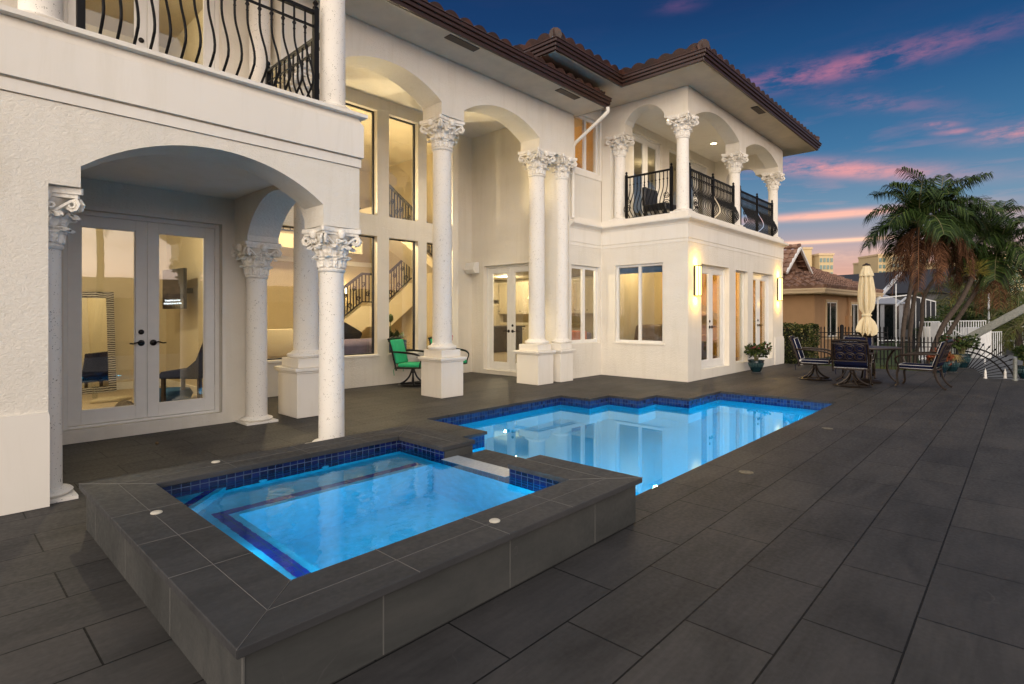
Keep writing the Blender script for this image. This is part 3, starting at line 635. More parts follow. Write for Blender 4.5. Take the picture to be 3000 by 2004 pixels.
mb = MB().slab('Y', 7.56, 7.74, rect(-3.5, 3.22, 3.538, 6.2), [rect(1.06, 2.66, 3.60, 6.0)]); P('wall', mb, 'stucco_fine')
door('Y', 7.56, 1.06, 2.66, 3.60, 6.0)
mb = MB().slab('Z', 6.2, 6.35, rect(-3.6, 3.4, 4.6, 8)); P('ceiling', mb, 'smooth')
# ---- main facade arcade
mb = MB().slab('Y', 7.12, 7.62, [(3.225, 4.74), (3.95, 4.74)] + arc(3.95, 5.935, 4.95, 5.27) + [(5.935, 4.745), (6.44, 4.745)] + arc(6.44, 8.46, 4.94, 5.245) + [(8.46, 4.735), (9.60, 4.735), (9.60, 5.698), (3.225, 5.698)])
P('wall', mb, 'stucco_fine')
TC = (.17, .285, .53)
column(3.72, 7.42, 0, 4.74, *TC, ped=(3.72, 7.45, .255, .29, .80))
column(6.18, 7.40, 0, 4.74, *TC, ped=(6.18, 7.40, .245, .275, .80))
column(8.66, 7.36, 0, 4.735, *TC, ped=(8.58, 7.34, .24, .29, .80))
column(9.34, 7.25, 0, 4.735, .146, .25, .48, ped=(9.25, 7.19, .215, .16, .80))
# recess: tall window wall, return walls, ceiling
W = 9.4
lo, hi = (.62, 2.955), (3.37, 5.45)
cols = [(3.45, 4.62), (4.87, 6.19), (6.465, 7.195), (7.42, 8.15)]
mb = MB().slab('Y', W, W + .2, rect(3.2, 8.32, .002, 5.72), [rect(a, b, *z) for a, b in cols for z in (lo, hi)]); P('wall', mb, 'stucco_fine')
for a, b in cols:
    for z in (lo, hi): window('Y', W, a, b, z[0], z[1], 1, .11, 'darkframe', fw=.022)
mb = MB()
for a, b in cols: mb.box(a - .03, W - .035, lo[0] - .045, b + .03, W + .105, lo[0] - .002)
P('window_sill', mb, 'smooth', bevel=.006)
mb = MB().slab('X', 8.12, 8.32, rect(W + .2, 9.9, .002, 5.72)); P('wall', mb, 'stucco_fine')
mb = MB().slab('Y', 9.9, 10.05, rect(8.32, 9.2, .002, 5.72)); P('wall', mb, 'stucco_fine')
mb = MB().slab('X', 9.2, 9.4, rect(7.62, 10.05, .002, 5.72), [rect(7.94, 9.47, .10, 2.555)]); P('wall', mb, 'stucco_fine')
mb = MB().slab('X', 9.188, 9.2, rect(7.90, 9.51, .085, 2.595), [rect(7.94, 9.47, .10, 2.555)]); P('door_surround', mb, 'smooth')
door('X', 9.2, 7.94, 9.47, .10, 2.555, glassm='glass')
mb = MB().slab('X', 9.2, 9.6, rect(7.26, 7.62, .002, 4.733)); P('wall', mb, 'stucco_fine')
mb = MB().slab('Z', 5.702, 5.75, rect(3.2, 9.6, 7.1, 10.0)); P('ceiling', mb, 'smooth')
# ---- link wall with narrow windows
mb = MB().slab('Y', 7.25, 7.43, rect(9.602, 10.85, .002, 6.15), [rect(9.70, 10.79, .76, 2.50), rect(9.78, 10.77, 4.62, 5.86)]); P('wall', mb, 'stucco_fine')
window('Y', 7.25, 9.70, 10.79, .76, 2.50, 2, .07, fw=.075); window('Y', 7.25, 9.78, 10.77, 4.62, 5.86, 2, .05, fw=.065)
mb = MB().slab('Y', 7.232, 7.252, rect(9.70, 10.84, 4.50, 5.95), [rect(9.78, 10.77, 4.62, 5.86)]); P('window_surround', mb, 'smooth')
# ---- tower, lower storey
TX, TY = 10.85, 5.12
mb = MB().slab('X', TX, TX + .18, rect(TY, 7.25, .002, 3.40), [rect(5.68, 6.87, .78, 2.52)]); P('wall', mb, 'stucco_fine')
window('X', TX, 5.68, 6.87, .78, 2.52, 2, .06, fw=.05)
mb = MB(); mb.box(TX - .02, 5.64, .745, TX + .06, 6.91, .778); P('window_sill', mb, 'smooth', bevel=.004)
mb = MB().slab('Y', TY, TY + .2, rect(TX + .18, 16.95, .002, 3.40), [rect(11.50, 13.03, .20, 2.50), rect(13.42, 14.20, .22, 2.48), rect(14.58, 16.10, .20, 2.50)]); P('wall', mb, 'stucco_fine')
mb = MB().box(TX + .0, TY + .0, .002, TX + .18, TY + .001, 3.40)
door('Y', TY, 11.50, 13.03, .20, 2.50, .11); door('Y', TY, 14.58, 16.10, .20, 2.50, .11)
window('Y', TY, 13.42, 14.20, .22, 2.48, 1, .10, fw=.03)
mb = MB().slab('X', 16.77, 16.95, rect(TY + .2, 12, .002, 3.40)); P('wall', mb, 'stucco_fine')
mb = MB().box(16.22, TY - .03, .002, 16.975, TY + .0, .72); mb.box(16.22, TY - .02, .72, 16.97, TY, .78); P('plinth', mb, 'smooth')
def tband(z0, z1, d, name='cornice', m='smooth'):
    mb = MB().slab('Z', z0, z1, [(9.602, 7.25 - d), (TX - d, 7.25 - d), (TX - d, TY - d), (16.95 + d, TY - d), (16.95 + d, 8), (9.602, 8)]); P(name, mb, m)
def tring(z0, z1, d, d2=-.03, name='cornice'):
    o = [(9.602, 7.25 - d), (TX - d, 7.25 - d), (TX - d, TY - d), (16.95 + d, TY - d), (16.95 + d, 8)]
    i = [(16.95 + d2, 8), (16.95 + d2, TY - d2), (TX - d2, TY - d2), (TX - d2, 7.25 - d2), (9.602, 7.25 - d2)]
    mb = MB().slab('Z', z0, z1, o + i); P(name, mb, 'smooth')
tring(2.925, 2.99, .008, -.0); tring(3.005, 3.30, .014, -.0)
mb = MB()
for i in range(6):
    u = i / 5; d = .02 + .10 * (1 - cos(u * pi / 2)); z0 = 3.302 + .085 * u
    o = [(9.602, 7.25 - d), (TX - d, 7.25 - d), (TX - d, TY - d), (16.95 + d, TY - d), (16.95 + d, 8), (16.95, 8), (16.95, TY), (TX, TY), (TX, 7.25), (9.602, 7.25)]
    mb.slab('Z', z0, z0 + .0172, o)
P('cornice', mb, 'smooth')
tring(3.405, 3.44, .125, -.0)
tband(3.442, 3.555, .02, 'balcony_slab')
P('window_reflection_bar', MB().box(TX + .13, 5.72, 2.33, TX + .17, 6.83, 2.47), 'skyblue')  # blue bar added inside the window head in place of a reflection
# ---- tower, loggia
mb = MB().slab('X', TX, TX + .34, [(TY + .34, 5.60), (5.65, 5.60)] + arc(5.65, 6.62, 5.70, 6.0) + [(6.62, 5.50), (7.249, 5.50), (7.249, 6.148), (TY + .34, 6.148)]); P('wall', mb, 'stucco_fine')
mb = MB().slab('Y', TY, TY + .34, [(TX, 5.60), (11.19, 5.60)] + arc(11.19, 13.66, 5.62, 5.93) + [(13.66, 5.40), (14.10, 5.40)] + arc(14.10, 16.55, 5.58, 5.87) + [(16.55, 5.45), (16.95, 5.45), (16.95, 6.148), (TX, 6.148)]); P('wall', mb, 'stucco_fine')
mb = MB().slab('X', 16.55, 16.948, [(TY + .34, 5.45), (5.75, 5.45)] + arc(5.75, 6.6, 5.5, 5.75) + [(6.6, 3.56), (7.2, 3.56), (7.2, 6.148), (TY + .34, 6.148)]); P('wall', mb, 'stucco_fine')
TCOL = (.132, .25, .49)
column(11.03, 6.86, 3.556, 5.50, *TCOL); column(11.03, 5.32, 3.556, 5.60, *TCOL); column(13.88, 5.32, 3.556, 5.40, *TCOL); column(16.74, 5.32, 3.556, 5.45, *TCOL)
mb = MB().slab('Y', 6.95, 7.10, rect(TX + .35, 16.54, 3.556, 6.049), [rect(11.75, 13.2, 3.6, 5.86), rect(13.62, 14.3, 3.7, 5.84), rect(14.7, 16.1, 3.6, 5.80)]); P('wall', mb, 'stucco_fine')
door('Y', 6.95, 11.75, 13.2, 3.6, 5.86, .05); window('Y', 6.95, 13.62, 14.3, 3.7, 5.84, 1, .05, fw=.05); door('Y', 6.95, 14.7, 16.1, 3.6, 5.80, .05)
mb = MB().slab('X', TX + .0, TX + .33, rect(7.0, 7.24, 3.556, 5.50)); P('wall', mb, 'stucco_fine')
mb = MB().slab('Z', 6.05, 6.10, rect(TX + .345, 16.54, TY + .345, 7.1)); P('ceiling', mb, 'smooth')
mb = MB().slab('X', 8.6, 8.75, rect(7.0, 12, 5.76, 6.148)); P('wall', mb, 'stucco_fine')
mb = MB().slab('Y', 7.0, 7.12, rect(8.75, 9.601, 5.76, 6.148)); P('wall', mb, 'stucco_fine')
# ---- roofs
def tile_roof(m, p0, e, s, Lg, rng, D, pitch=.30, course=.36, amp=.075, step=.035):
    p0, e, s = Vector(p0), Vector(e), Vector(s); s.normalize(); nrm = e.cross(s).normalized()
    if nrm.z < 0: nrm = -nrm
    nu = int(Lg / pitch * 8); rows = int(D / course)
    for r in range(rows):
        d0, d1 = r * course, (r + 1) * course + .03
        a0, b0 = rng(d0); a1, b1 = rng(d1)
        vs = []
        for (d, h, a, b) in ((d0, -.03, a0, b0), (d0, step, a0, b0), (d1, .0, a1, b1)):
            for i in range(nu + 1):
                u = Lg * i / nu; uu = min(max(u, a), b)
                w = abs(sin(pi * u / pitch)) ** .75
                vs.append(p0 + e * uu + s * d + nrm * (h if h < 0 else h + amp * w))
        n = nu + 1
        fs = []
        for k in range(2):
            for i in range(nu):
                fs.append((k * n + i, k * n + i + 1, (k + 1) * n + i + 1, (k + 1) * n + i))
        # drop collapsed cells
        f2 = []
        for f in fs:
            if (vs[f[0]] - vs[f[1]]).length > 1e-5 or (vs[f[2]] - vs[f[3]]).length > 1e-5: f2.append(f)
        m.add(vs, f2)
def hipcaps(m, a, b, r=.12, seg=.34):
    a, b = Vector(a), Vector(b); n = max(int((b - a).length / seg), 1); d = (b - a) / n
    for i in range(n):
        m.tube([a + d * i, a + d * (i + 1.12)], [r, r * .78], 10)
def gutter_run(mb, pts, out):
    """stepped gutter along axis aligned eave points; out = outward offsets per segment"""
    for (a, b), (ox, oy) in zip(zip(pts[:-1], pts[1:]), out):
        x0, x1 = sorted((a[0], b[0])); y0, y1 = sorted((a[1], b[1])); z = a[2]
        for (d0, d1, z0, z1) in ((-.03, .045, -.012, .05), (-.03, .075, .05, .11), (-.03, .105, .11, .165), (-.03, .12, .165, .185)):
            ex = lambda v, s_: v
            if ox: mb.box(x0 + (d0 if ox > 0 else -d1), y0 - .0, z + z0, x0 + (d1 if ox > 0 else -d0), y1 + .0, z + z1)
            else: mb.box(x0 - .0, y0 + (d0 if oy > 0 else -d1), z + z0, x1 + .0, y0 + (d1 if oy > 0 else -d0), z + z1)
sl = .30
r_ = MB()
tile_roof(r_, (3.3, 6.42, 5.93), (1, 0, 0), (0, 1, sl), 6.42, lambda d: (0, 6.42 - .5 * d), 4.2)
hipcaps(r_, (9.70, 6.50, 5.97), (8.9, 9.0, 6.75))
P('roof', r_, 'rooftile', smooth=50)
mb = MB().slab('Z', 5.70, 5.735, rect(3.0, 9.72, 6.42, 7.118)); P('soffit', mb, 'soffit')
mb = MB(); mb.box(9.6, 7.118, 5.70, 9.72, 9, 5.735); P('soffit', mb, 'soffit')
g = MB(); gutter_run(g, [(3.0, 6.42, 5.72), (9.84, 6.42, 5.72)], [(0, -1)]); gutter_run(g, [(9.72, 6.42, 5.72), (9.72, 9.0, 5.72)], [(1, 0)]); P('gutter', g, 'gutter', bevel=.008)
for x in (5.55, 8.3):
    mb = MB().box(x, 6.45, 5.688, x + .62, 6.60, 5.699); P('soffit_vent', mb, 'bronze')
r_ = MB()
tile_roof(r_, (10.03, 4.42, 6.42), (1, 0, 0), (0, 1, sl), 7.7, lambda d: (d * .96, 7.7 - d * .96), 3.2)
tile_roof(r_, (10.0, 6.25, 6.42), (0, -1, 0), (1, 0, sl), 1.83, lambda d: (-.0, 1.83 - d * .96), 1.8)
tile_roof(r_, (7.8, 6.19, 6.42), (1, 0, 0), (0, 1, sl), 2.9, lambda d: (d * .96, 2.9), 3.5)
tile_roof(r_, (7.78, 12, 6.42), (0, -1, 0), (1, 0, sl), 5.82, lambda d: (0, 5.82 - d * .96), 2.0)
tile_roof(r_, (17.73, 4.42, 6.42), (0, 1, 0), (-1, 0, sl), 6.0, lambda d: (d * .96, 6.0), 3.2)
hipcaps(r_, (10.02, 4.42, 6.44), (12.9, 7.2, 7.35)); hipcaps(r_, (7.8, 6.19, 6.44), (10.0, 8.3, 7.15)); hipcaps(r_, (17.72, 4.42, 6.44), (14.9, 7.2, 7.35))
P('roof', r_, 'rooftile', smooth=50)
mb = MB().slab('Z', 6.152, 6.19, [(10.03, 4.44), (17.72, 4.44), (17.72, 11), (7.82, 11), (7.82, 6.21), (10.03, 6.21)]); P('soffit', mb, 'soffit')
g = MB()
gutter_run(g, [(10.03, 4.44, 6.17), (17.72, 4.44, 6.17)], [(0, -1)]); gutter_run(g, [(10.03, 4.44, 6.17), (10.03, 6.205, 6.17)], [(-1, 0)])
gutter_run(g, [(7.82, 6.21, 6.173), (10.055, 6.21, 6.173)], [(0, -1)]); gutter_run(g, [(7.82, 6.21, 6.17), (7.82, 11, 6.17)], [(-1, 0)]); gutter_run(g, [(17.72, 4.44, 6.17), (17.72, 9, 6.17)], [(1, 0)])
for (cx_, cy_, sx_, sy_) in ((10.03, 4.44, -1, -1), (7.82, 6.21, -1, -1), (17.72, 4.44, 1, -1)):
    for (d1, z0, z1) in ((.045, -.012, .05), (.075, .05, .11), (.105, .11, .165), (.12, .165, .185)):
        a, b = sorted((cx_, cx_ + sx_ * d1)); c, d = sorted((cy_, cy_ + sy_ * d1)); g.box(a, c, 6.17 + z0, b, d, 6.17 + z1)
P('gutter', g, 'gutter', bevel=.008)
for x in (13.0,):
    mb = MB().box(x, 4.47, 6.138, x + .55, 4.62, 6.151); P('soffit_vent', mb, 'bronze')
# downspouts
d = MB(); d.tube([(9.76, 6.36, 5.71), (9.76, 6.36, 5.62), (9.72, 6.46, 5.52), (9.66, 7.10, 5.12), (9.66, 7.17, 5.04), (9.66, 7.18, 3.60), (9.66, 7.18, 3.50)], .040, 8); P('downspout', d, 'smooth', smooth=50)
d = MB().box(8.93, 7.44, .8, 9.0, 7.53, 4.73); d.box(8.92, 7.43, 3.0, 9.01, 7.54, 3.03); d.box(8.92, 7.43, 2.72, 9.01, 7.54, 2.75); P('downspout', d, 'white', bevel=.008)
d = MB().box(16.96, 5.16, .05, 17.03, 5.24, 3.0); P('downspout', d, 'white', bevel=.008)

# ---- railings
def belly(h):
    pts = []
    for i in range(19):
        u = i / 18; z = h * (1 - u)
        q = u
        if q < .30: o = 0
        elif q < .80: o = .17 * (.5 - .5 * cos((q - .30) / .50 * pi))
        else: o = .17 * (.5 + .5 * cos((q - .80) / .20 * pi)) ** .8
        pts.append((o, z))
    return pts
BAL = {}
def railing(p0, p1, out, z0, h=.95, step=.105, mids=0, double=True, scrolls=True):
    p0, p1 = Vector((*p0, 0)), Vector((*p1, 0)); Ln = (p1 - p0).length; e = (p1 - p0) / Ln
    rz = math.atan2(out[1], out[0])
    r = MB()
    def bar(z, w, t): 
        n = Vector((-e.y, e.x, 0))
        a, b = p0 - n * w, p1 - n * w; c, d_ = p1 + n * w, p0 + n * w
        r = MB(); r.add([(q.x, q.y, zz) for zz in (z, z + t) for q in (a, b, c, d_)], [(3, 2, 1, 0), (4, 5, 6, 7), (0, 1, 5, 4), (1, 2, 6, 5), (2, 3, 7, 6), (3, 0, 4, 7)]); return r
    R = P('railing', bar(z0 + h - .035, .022, .035), 'iron'); build('bottom_rail', bar(z0 + .015, .016, .022), M['iron'], R)
    if double: build('middle_rail', bar(z0 + h - .17, .012, .018), M['iron'], R)
    key = (h,)
    n = max(int(round(Ln / step)), 2)
    if key not in BAL:
        b = MB(); b.tube([(o, 0, z + .02) for o, z in belly(h - .04)], .0115, 6)
        b.lathe([(.010, h * .80 - .022), (.021, h * .80), (.010, h * .80 + .022)], 6); b.lathe([(.010, h * .74 - .01), (.015, h * .74), (.010, h * .74 + .01)], 6)
        BAL[key] = b
    src = None
    postk = [0, n] + [round(n * (k + 1) / (mids + 1)) for k in range(mids)]
    for k in range(n + 1):
        q = p0 + e * (Ln * k / n)
        if k in postk:
            pm = MB().box(-.026, -.026, 0, .026, .026, h + .03); pm.lathe([(.016, h + .03), (.032, h + .04), (.016, h + .055), (.018, h + .065), (.030, h + .085), (.018, h + .108), (.004, h + .12)], 10)
            build('post', pm, M['iron'], R, (q.x, q.y, z0), rz=rz, smooth=35)
            continue
        if src is None: src = build('baluster', BAL[key], M['iron'], R, (q.x, q.y, z0), smooth=60, rz=rz)
        else: inst(src, R, (q.x, q.y, z0), rz)
    if scrolls:
        for k, sg in ((0, 1), (n, -1)):
            q = p0 + e * (Ln * k / n) + e * (sg * .075)
            m = MB()
            for (zc, R0, dr) in ((.22, .10, 1), (.42, .075, -1)):
                m.tube([((.10 if zc < .3 else .08), R0 * (1 - .8 * i / 20) * cos(i * .62 * dr), zc + R0 * (1 - .8 * i / 20) * sin(i * .62 * dr)) for i in range(21)], .008, 5)
            build('scroll', m, M['iron'], R, (q.x, q.y, z0), rz=rz, smooth=60)
    return R
railing((.86, 5.38), (2.80, 5.38), (0, -1), 3.535, 1.0, .112, 0, scrolls=False)
railing((3.06, 5.62), (3.06, 7.12), (1, 0), 3.535, 1.0, .115, 0)
railing((10.99, 6.66), (10.99, 5.56), (-1, 0), 3.556, .98, .092, 0, double=False)
railing((11.24, 5.27), (13.66, 5.27), (0, -1), 3.556, .98, .085, 1)
railing((14.10, 5.27), (16.50, 5.27), (0, -1), 3.556, .98, .085, 1)

# ---- rooms behind the glass
def room(x0, x1, y0, y1, z0, z1, wallm, floorm, skip='', ceilm='cream', t=.03):
    w = MB()
    if 'W' not in skip: w.box(x0 - t, y0, z0, x0, y1, z1)
    if 'E' not in skip: w.box(x1, y0, z0, x1 + t, y1, z1)
    if 'N' not in skip: w.box(x0, y1, z0, x1, y1 + t, z1)
    if 'S' not in skip: w.box(x0, y0 - t, z0, x1, y0, z1)
    P('interior_wall', w, wallm)
    P('interior_floor', MB().box(x0, y0, z0 - t, x1, y1, z0), floorm); P('interior_ceiling', MB().box(x0, y0, z1, x1, y1, z1 + t), ceilm)
def lamp(name, loc, power, col, rad=.12):
    l = bpy.data.lights.new(name, 'POINT'); l.energy = power; l.color = col; l.shadow_soft_size = rad
    o = bpy.data.objects.new(name, l); COL.objects.link(o); o.location = loc; return o
WARM = (1.0, .80, .50); WW = (1.0, .86, .62)
room(-1.05, 2.98, 7.745, 11.1, .15, 2.85, 'cream', 'carpet', 'S'); lamp('bedroom_light', (1.7, 8.45, 2.77), 95, WARM, .06); lamp('bedroom_light', (.4, 9.6, 2.5), 26, WARM, .1)
mb = MB().box(-1.05, 11.08, .15, 2.97, 11.1, .27); mb.box(2.96, 7.8, .15, 2.98, 11.08, .27); P('skirting_board', mb, 'white')
room(-1.05, 2.98, 7.745, 11.1, 3.6, 6.1, 'cream', 'carpet', 'S'); lamp('upper_bedroom_light', (1.75, 8.4, 5.98), 90, WARM, .06)
Lsh = [(3.23, 9.605), (8.11, 9.605), (8.11, 9.9), (8.32, 10.06), (9.15, 10.06), (9.15, 14.2), (3.23, 14.2)]
P('interior_floor', MB().slab('Z', .10, .14, Lsh), 'carpet'); P('interior_ceiling', MB().slab('Z', 5.62, 5.66, Lsh), 'cream')
P('interior_wall', MB().box(3.20, 9.605, .1, 3.23, 14.2, 5.66).box(9.15, 10.06, .1, 9.18, 14.2, 5.66).box(3.2, 14.2, .1, 9.18, 14.23, 5.66), 'yellow')
P('gallery_floor', MB().box(3.24, 12.2, 2.92, 7.6, 14.19, 3.24), 'cream')
mb = MB()
for k, (d, z) in enumerate(((.0, 2.86), (.05, 2.80))): mb.box(3.24, 14.10 + d, z, 9.14, 14.19, z + .06)
P('crown_moulding', mb, 'white')
[lamp('great_room_light', (x_, 10.1, 3.29), 170, (1.0, .75, .42), .07) for x_ in (4.4, 6.0, 7.6)]; lamp('gallery_light', (5.5, 12.6, 4.6), 22, WW, .04)
def flat_rail(path, zb, h=.75, step=.095):
    r = MB(); pts = [Vector(p) for p in path]
    r.tube([p + Vector((0, 0, h)) for p in pts], .036, 6); r.tube([p + Vector((0, 0, .06)) for p in pts], .02, 5)
    R = P('stair_railing', r, 'iron'); b = MB()
    for a, c in zip(pts[:-1], pts[1:]):
        n = max(int((c - a).length / step), 1)
        for k in range(n):
            q = a + (c - a) * (k / n); 
            if k % 3 == 1:
                for zc, d in ((.25, 1), (.48, -1)): b.tube([q + Vector((.06 * d + .055 * (1 - .7 * i / 13) * cos(i * .6), 0, zc + .07 * (1 - .7 * i / 13) * sin(i * .6))) for i in range(14)], .014, 4)
            b.tube([q + Vector((0, 0, .06)), q + Vector((0, 0, h))], .016, 4)
    stuffo = build('iron_infill', b, M['iron'], R)
Y1 = 12.0
P('staircase', MB().slab('Y', Y1, Y1 + 1.0, [(6.2, .14), (6.3, .75), (7.45, 1.62), (8.15, 1.62), (8.9, 2.25), (9.14, 2.25), (9.14, 1.75), (8.3, 1.1), (7.6, 1.1), (6.9, .5), (6.9, .14)]), 'cream')
flat_rail([(6.25, Y1 - .02, .78), (7.45, Y1 - .02, 1.66), (8.15, Y1 - .02, 1.66), (8.95, Y1 - .02, 2.32)], 0)
P('staircase', MB().slab('Y', 11.15, 11.95, [(9.14, 2.50), (9.14, 2.72), (7.3, 3.95), (7.3, 3.62)]), 'cream')
flat_rail([(9.1, 11.12, 2.76), (7.32, 11.12, 3.95)], 0)
flat_rail([(3.3, 12.22, 3.25), (7.55, 12.22, 3.25)], 0, .8, .16)
KP = [(9.43, 7.46), (16.7, 7.46), (16.7, 16.4), (9.43, 16.4)]
P('interior_floor', MB().slab('Z', .07, .10, KP), 'carpet'); P('interior_ceiling', MB().slab('Z', 2.82, 2.85, KP), 'cream')
P('interior_wall', MB().box(9.43, 16.4, .1, 16.7, 16.43, 2.82).box(16.7, 7.46, .1, 16.73, 16.4, 2.82).box(9.40, 10.06, .1, 9.43, 16.4, 2.82).box(11.1, 7.43, .1, 16.7, 7.46, 2.82), 'yellow')
lamp('kitchen_light', (10.1, 8.6, 2.74), 120, WARM, .06); lamp('kitchen_light', (12.5, 11.5, 2.7), 60, WARM, .04); lamp('kitchen_light', (15.0, 14.3, 2.7), 110, WARM, .04)
room(11.05, 16.75, 5.33, 7.40, .12, 2.85, 'amber', 'woodfloor', 'WS'); lamp('family_room_light', (12.4, 6.7, 2.6), 46, WARM, .05); lamp('family_room_light', (15.2, 6.5, 2.6), 80, (1, .72, .32), .05)
P('interior_wall', MB().box(11.05, 7.37, .12, 14.0, 7.398, 2.85), 'yellow')
room(9.43, 11.1, 7.46, 9.8, 3.6, 6.05, 'amber', 'carpet', ''.join('S')); lamp('study_light', (10.3, 8.9, 5.6), 24, (1, .7, .3), .05)
room(11.2, 16.5, 7.11, 9.5, 3.6, 6.02, 'cream', 'carpet', 'S'); lamp('upper_room_light', (15.0, 8.5, 5.7), 9, WARM, .05)

# ---- light fittings
def downlight(x, y, z, label, power, grp, r=.075, cone=140):
    t = thing('ceiling_light', label, 'ceiling light', (x, y, z), grp)
    build('trim_ring', MB().lathe([(r * 1.25, 0), (r * 1.25, -.008), (r, -.01), (r, 0)], 20, cap=False), M['white'], t, (x, y, z - .0005), smooth=40)
    build('diffuser', MB().lathe([(r * .98, -.006), (.01, -.004)], 20), M['downlight'], t, (x, y, z))
    if power:
        l = bpy.data.lights.new('downlight', 'SPOT'); l.energy = power; l.color = WARM; l.spot_size = radians(cone); l.spot_blend = .9; l.shadow_soft_size = r
        o = bpy.data.objects.new('downlight', l); COL.objects.link(o); o.location = (x, y, z - .03)
downlight(14.7, 6.2, 6.05, 'lit round downlight in the loggia ceiling, near its middle column', 80, 'loggia downlights')
downlight(12.2, 6.2, 6.05, 'lit round downlight in the loggia ceiling behind its corner column', 80, 'loggia downlights')
downlight(7.2, 8.4, 5.70, 'lit downlight in the arcade ceiling above the second arch, mirrored in the upper window', 150, 'arcade downlights', cone=84); downlight(4.85, 8.45, 5.70, 'lit downlight in the arcade ceiling above the first arch', 150, 'arcade downlights', cone=84)
downlight(5.9, 10.9, 5.62, 'bright downlight in the great room ceiling, seen through the tall upper window', 0, None, .11)
def sconce(x, label):
    t = thing('wall_lamp', label, 'wall lamp', (x, TY, 1.8), 'wall lamps beside the french doors')
    y = TY
    bk = MB().box(x - .08, y - .02, 1.79, x + .08, y - .001, 2.44); [bk.box(xx - .006, yy - .006, 1.80, xx + .006, yy + .006, 2.43) for xx in (x - .065, x + .065) for yy in (y - .105, y - .03)]
    bk.box(x - .075, y - .115, 2.425, x + .075, y - .02, 2.437); bk.box(x - .075, y - .115, 1.793, x + .075, y - .02, 1.805); bk.box(x - .004, y - .112, 1.806, x + .004, y - .104, 2.424)
    build('metal_frame', bk, M['bronze'], t)
    build('glowing_panel', MB().box(x - .060, y - .103, 1.81, x + .060, y - .028, 2.42), M['sconce'], t)
    for zz in (2.52, 1.70): lamp('sconce_glow', (x, y - .09, zz), 10.0, (1.0, .56, .07), .04)
sconce(11.20, 'tall lit wall lamp at the house corner, left of the french doors'); sconce(16.52, 'tall lit wall lamp at the far end of the facade, by the hedge')
t = thing('outdoor_speaker', 'white wedge shaped speaker mounted on the cream wall left of the kitchen doors', 'speaker', (9.1, 9.72, 2.4))
sp = MB().slab('Y', 9.56, 9.88, [(8.92, 2.47), (8.97, 2.64), (9.12, 2.66), (9.14, 2.40), (9.0, 2.38)]); build('housing', sp, M['white'], t, bevel=.012)
build('bracket', MB().box(9.13, 9.66, 2.46, 9.20, 9.78, 2.60), M['white'], t)

# ---- room furniture seen through the glass
t = thing('leaning_mirror', 'tall mirror in a zebra striped frame leaning behind the left french doors', 'mirror', (1.87, 10.95, .15))
TL = T1((1.87, 10.80, .155)) @ Matrix.Rotation(radians(5), 4, 'Z') @ Matrix.Rotation(radians(-5), 4, 'X')
m_ = MB(); m_.box(-.33, 0, 0, -.23, .05, 1.62, TL); m_.box(.23, 0, 0, .33, .05, 1.62, TL); m_.box(-.23, 0, 0, .23, .05, .1, TL); m_.box(-.23, 0, 1.52, .23, .05, 1.62, TL); build('frame', m_, M['zebra'], t)
build('mirror_glass', MB().box(-.232, .015, .098, .232, .03, 1.522, TL), M['mirror'], t)
t = thing('television', 'black television on a swing arm high on the bedroom wall', 'television', (2.72, 9.87, 1.78))
TL = T1((2.72, 9.72, 1.80)) @ Matrix.Rotation(radians(-85), 4, 'Z')
build('screen', MB().box(-.40, -.025, -.31, .40, .025, .31, TL), simple('dark_display', (.003, .003, .004), .12), t, bevel=.006); build('wall_arm', MB().box(2.75, 9.69, 1.74, 2.975, 9.75, 1.82), M['black'], t)
tx = bpy.data.curves.new('subtitle', 'FONT'); tx.body = "It's impossible for you to know\nwhat happened, you were not there."; tx.size = .046; tx.align_x = 'CENTER'; tx.extrude = .0008
tm = bpy.data.objects.new('subtitle', tx); COL.objects.link(tm)
dg = bpy.context.evaluated_depsgraph_get(); me = bpy.data.meshes.new_from_object(tm.evaluated_get(dg)); bpy.data.objects.remove(tm)
me.materials.clear(); me.materials.append(emissive('screen_text', (.8, .9, 1.0), 1.6)); so = bpy.data.objects.new('subtitle', me); COL.objects.link(so); so.parent = t
so.matrix_local = T1(-Vector(t.location)) @ TL @ T1((0, -.0275, -.19)) @ Matrix.Rotation(radians(90), 4, 'X')
def armchair(x, y, z, rz, label, fab, name='armchair', cat='armchair'):
    t = thing(name, label, cat, (x, y, z))
    q = MB().box(-.32, -.32, .32, .32, .30, .46); q.box(-.32, .22, .44, .32, .34, .98); q.slab('X', -.38, -.30, [(-.30, .32), (.34, .32), (.34, .95), (.18, .70), (-.30, .58)]); q.slab('X', .30, .38, [(-.30, .32), (.34, .32), (.34, .95), (.18, .70), (-.30, .58)])
    build('upholstery', q, M[fab], t, (x, y, z), bevel=.03, smooth=40)
    for sx in (-1, 1):
        for sy in (-1, 1): build('leg', MB().lathe([(.018, 0), (.026, .33)], 8), M['darkwood'], t, (x + sx * .27, y + sy * .26, z))
    t.rotation_euler = (0, 0, rz); return t
t = thing('slipper_chair', 'navy blue slipper chair on dark legs behind the left french doors', 'chair', (2.66, 8.72, .15))
build('upholstery', MB().slab('X', -.27, .27, [(-.30, .36), (.26, .36), (.40, .92), (.33, .95), (.20, .62), (.06, .50), (-.28, .46), (-.31, .42)]), M['navy'], t, (2.66, 8.72, .15), bevel=.02, smooth=40)
for sx in (-1, 1):
    for sy in (-.26, .24): build('leg', MB().box(sx * .23 - .022, sy - .022, 0, sx * .23 + .022, sy + .022, .365), M['darkwood'], t, (2.66, 8.72, .15))
t.rotation_euler = (0, 0, radians(223))
t = thing('pet_bed', 'round blue and grey pet bed on the bedroom carpet', 'pet bed', (2.50, 9.15, .15))
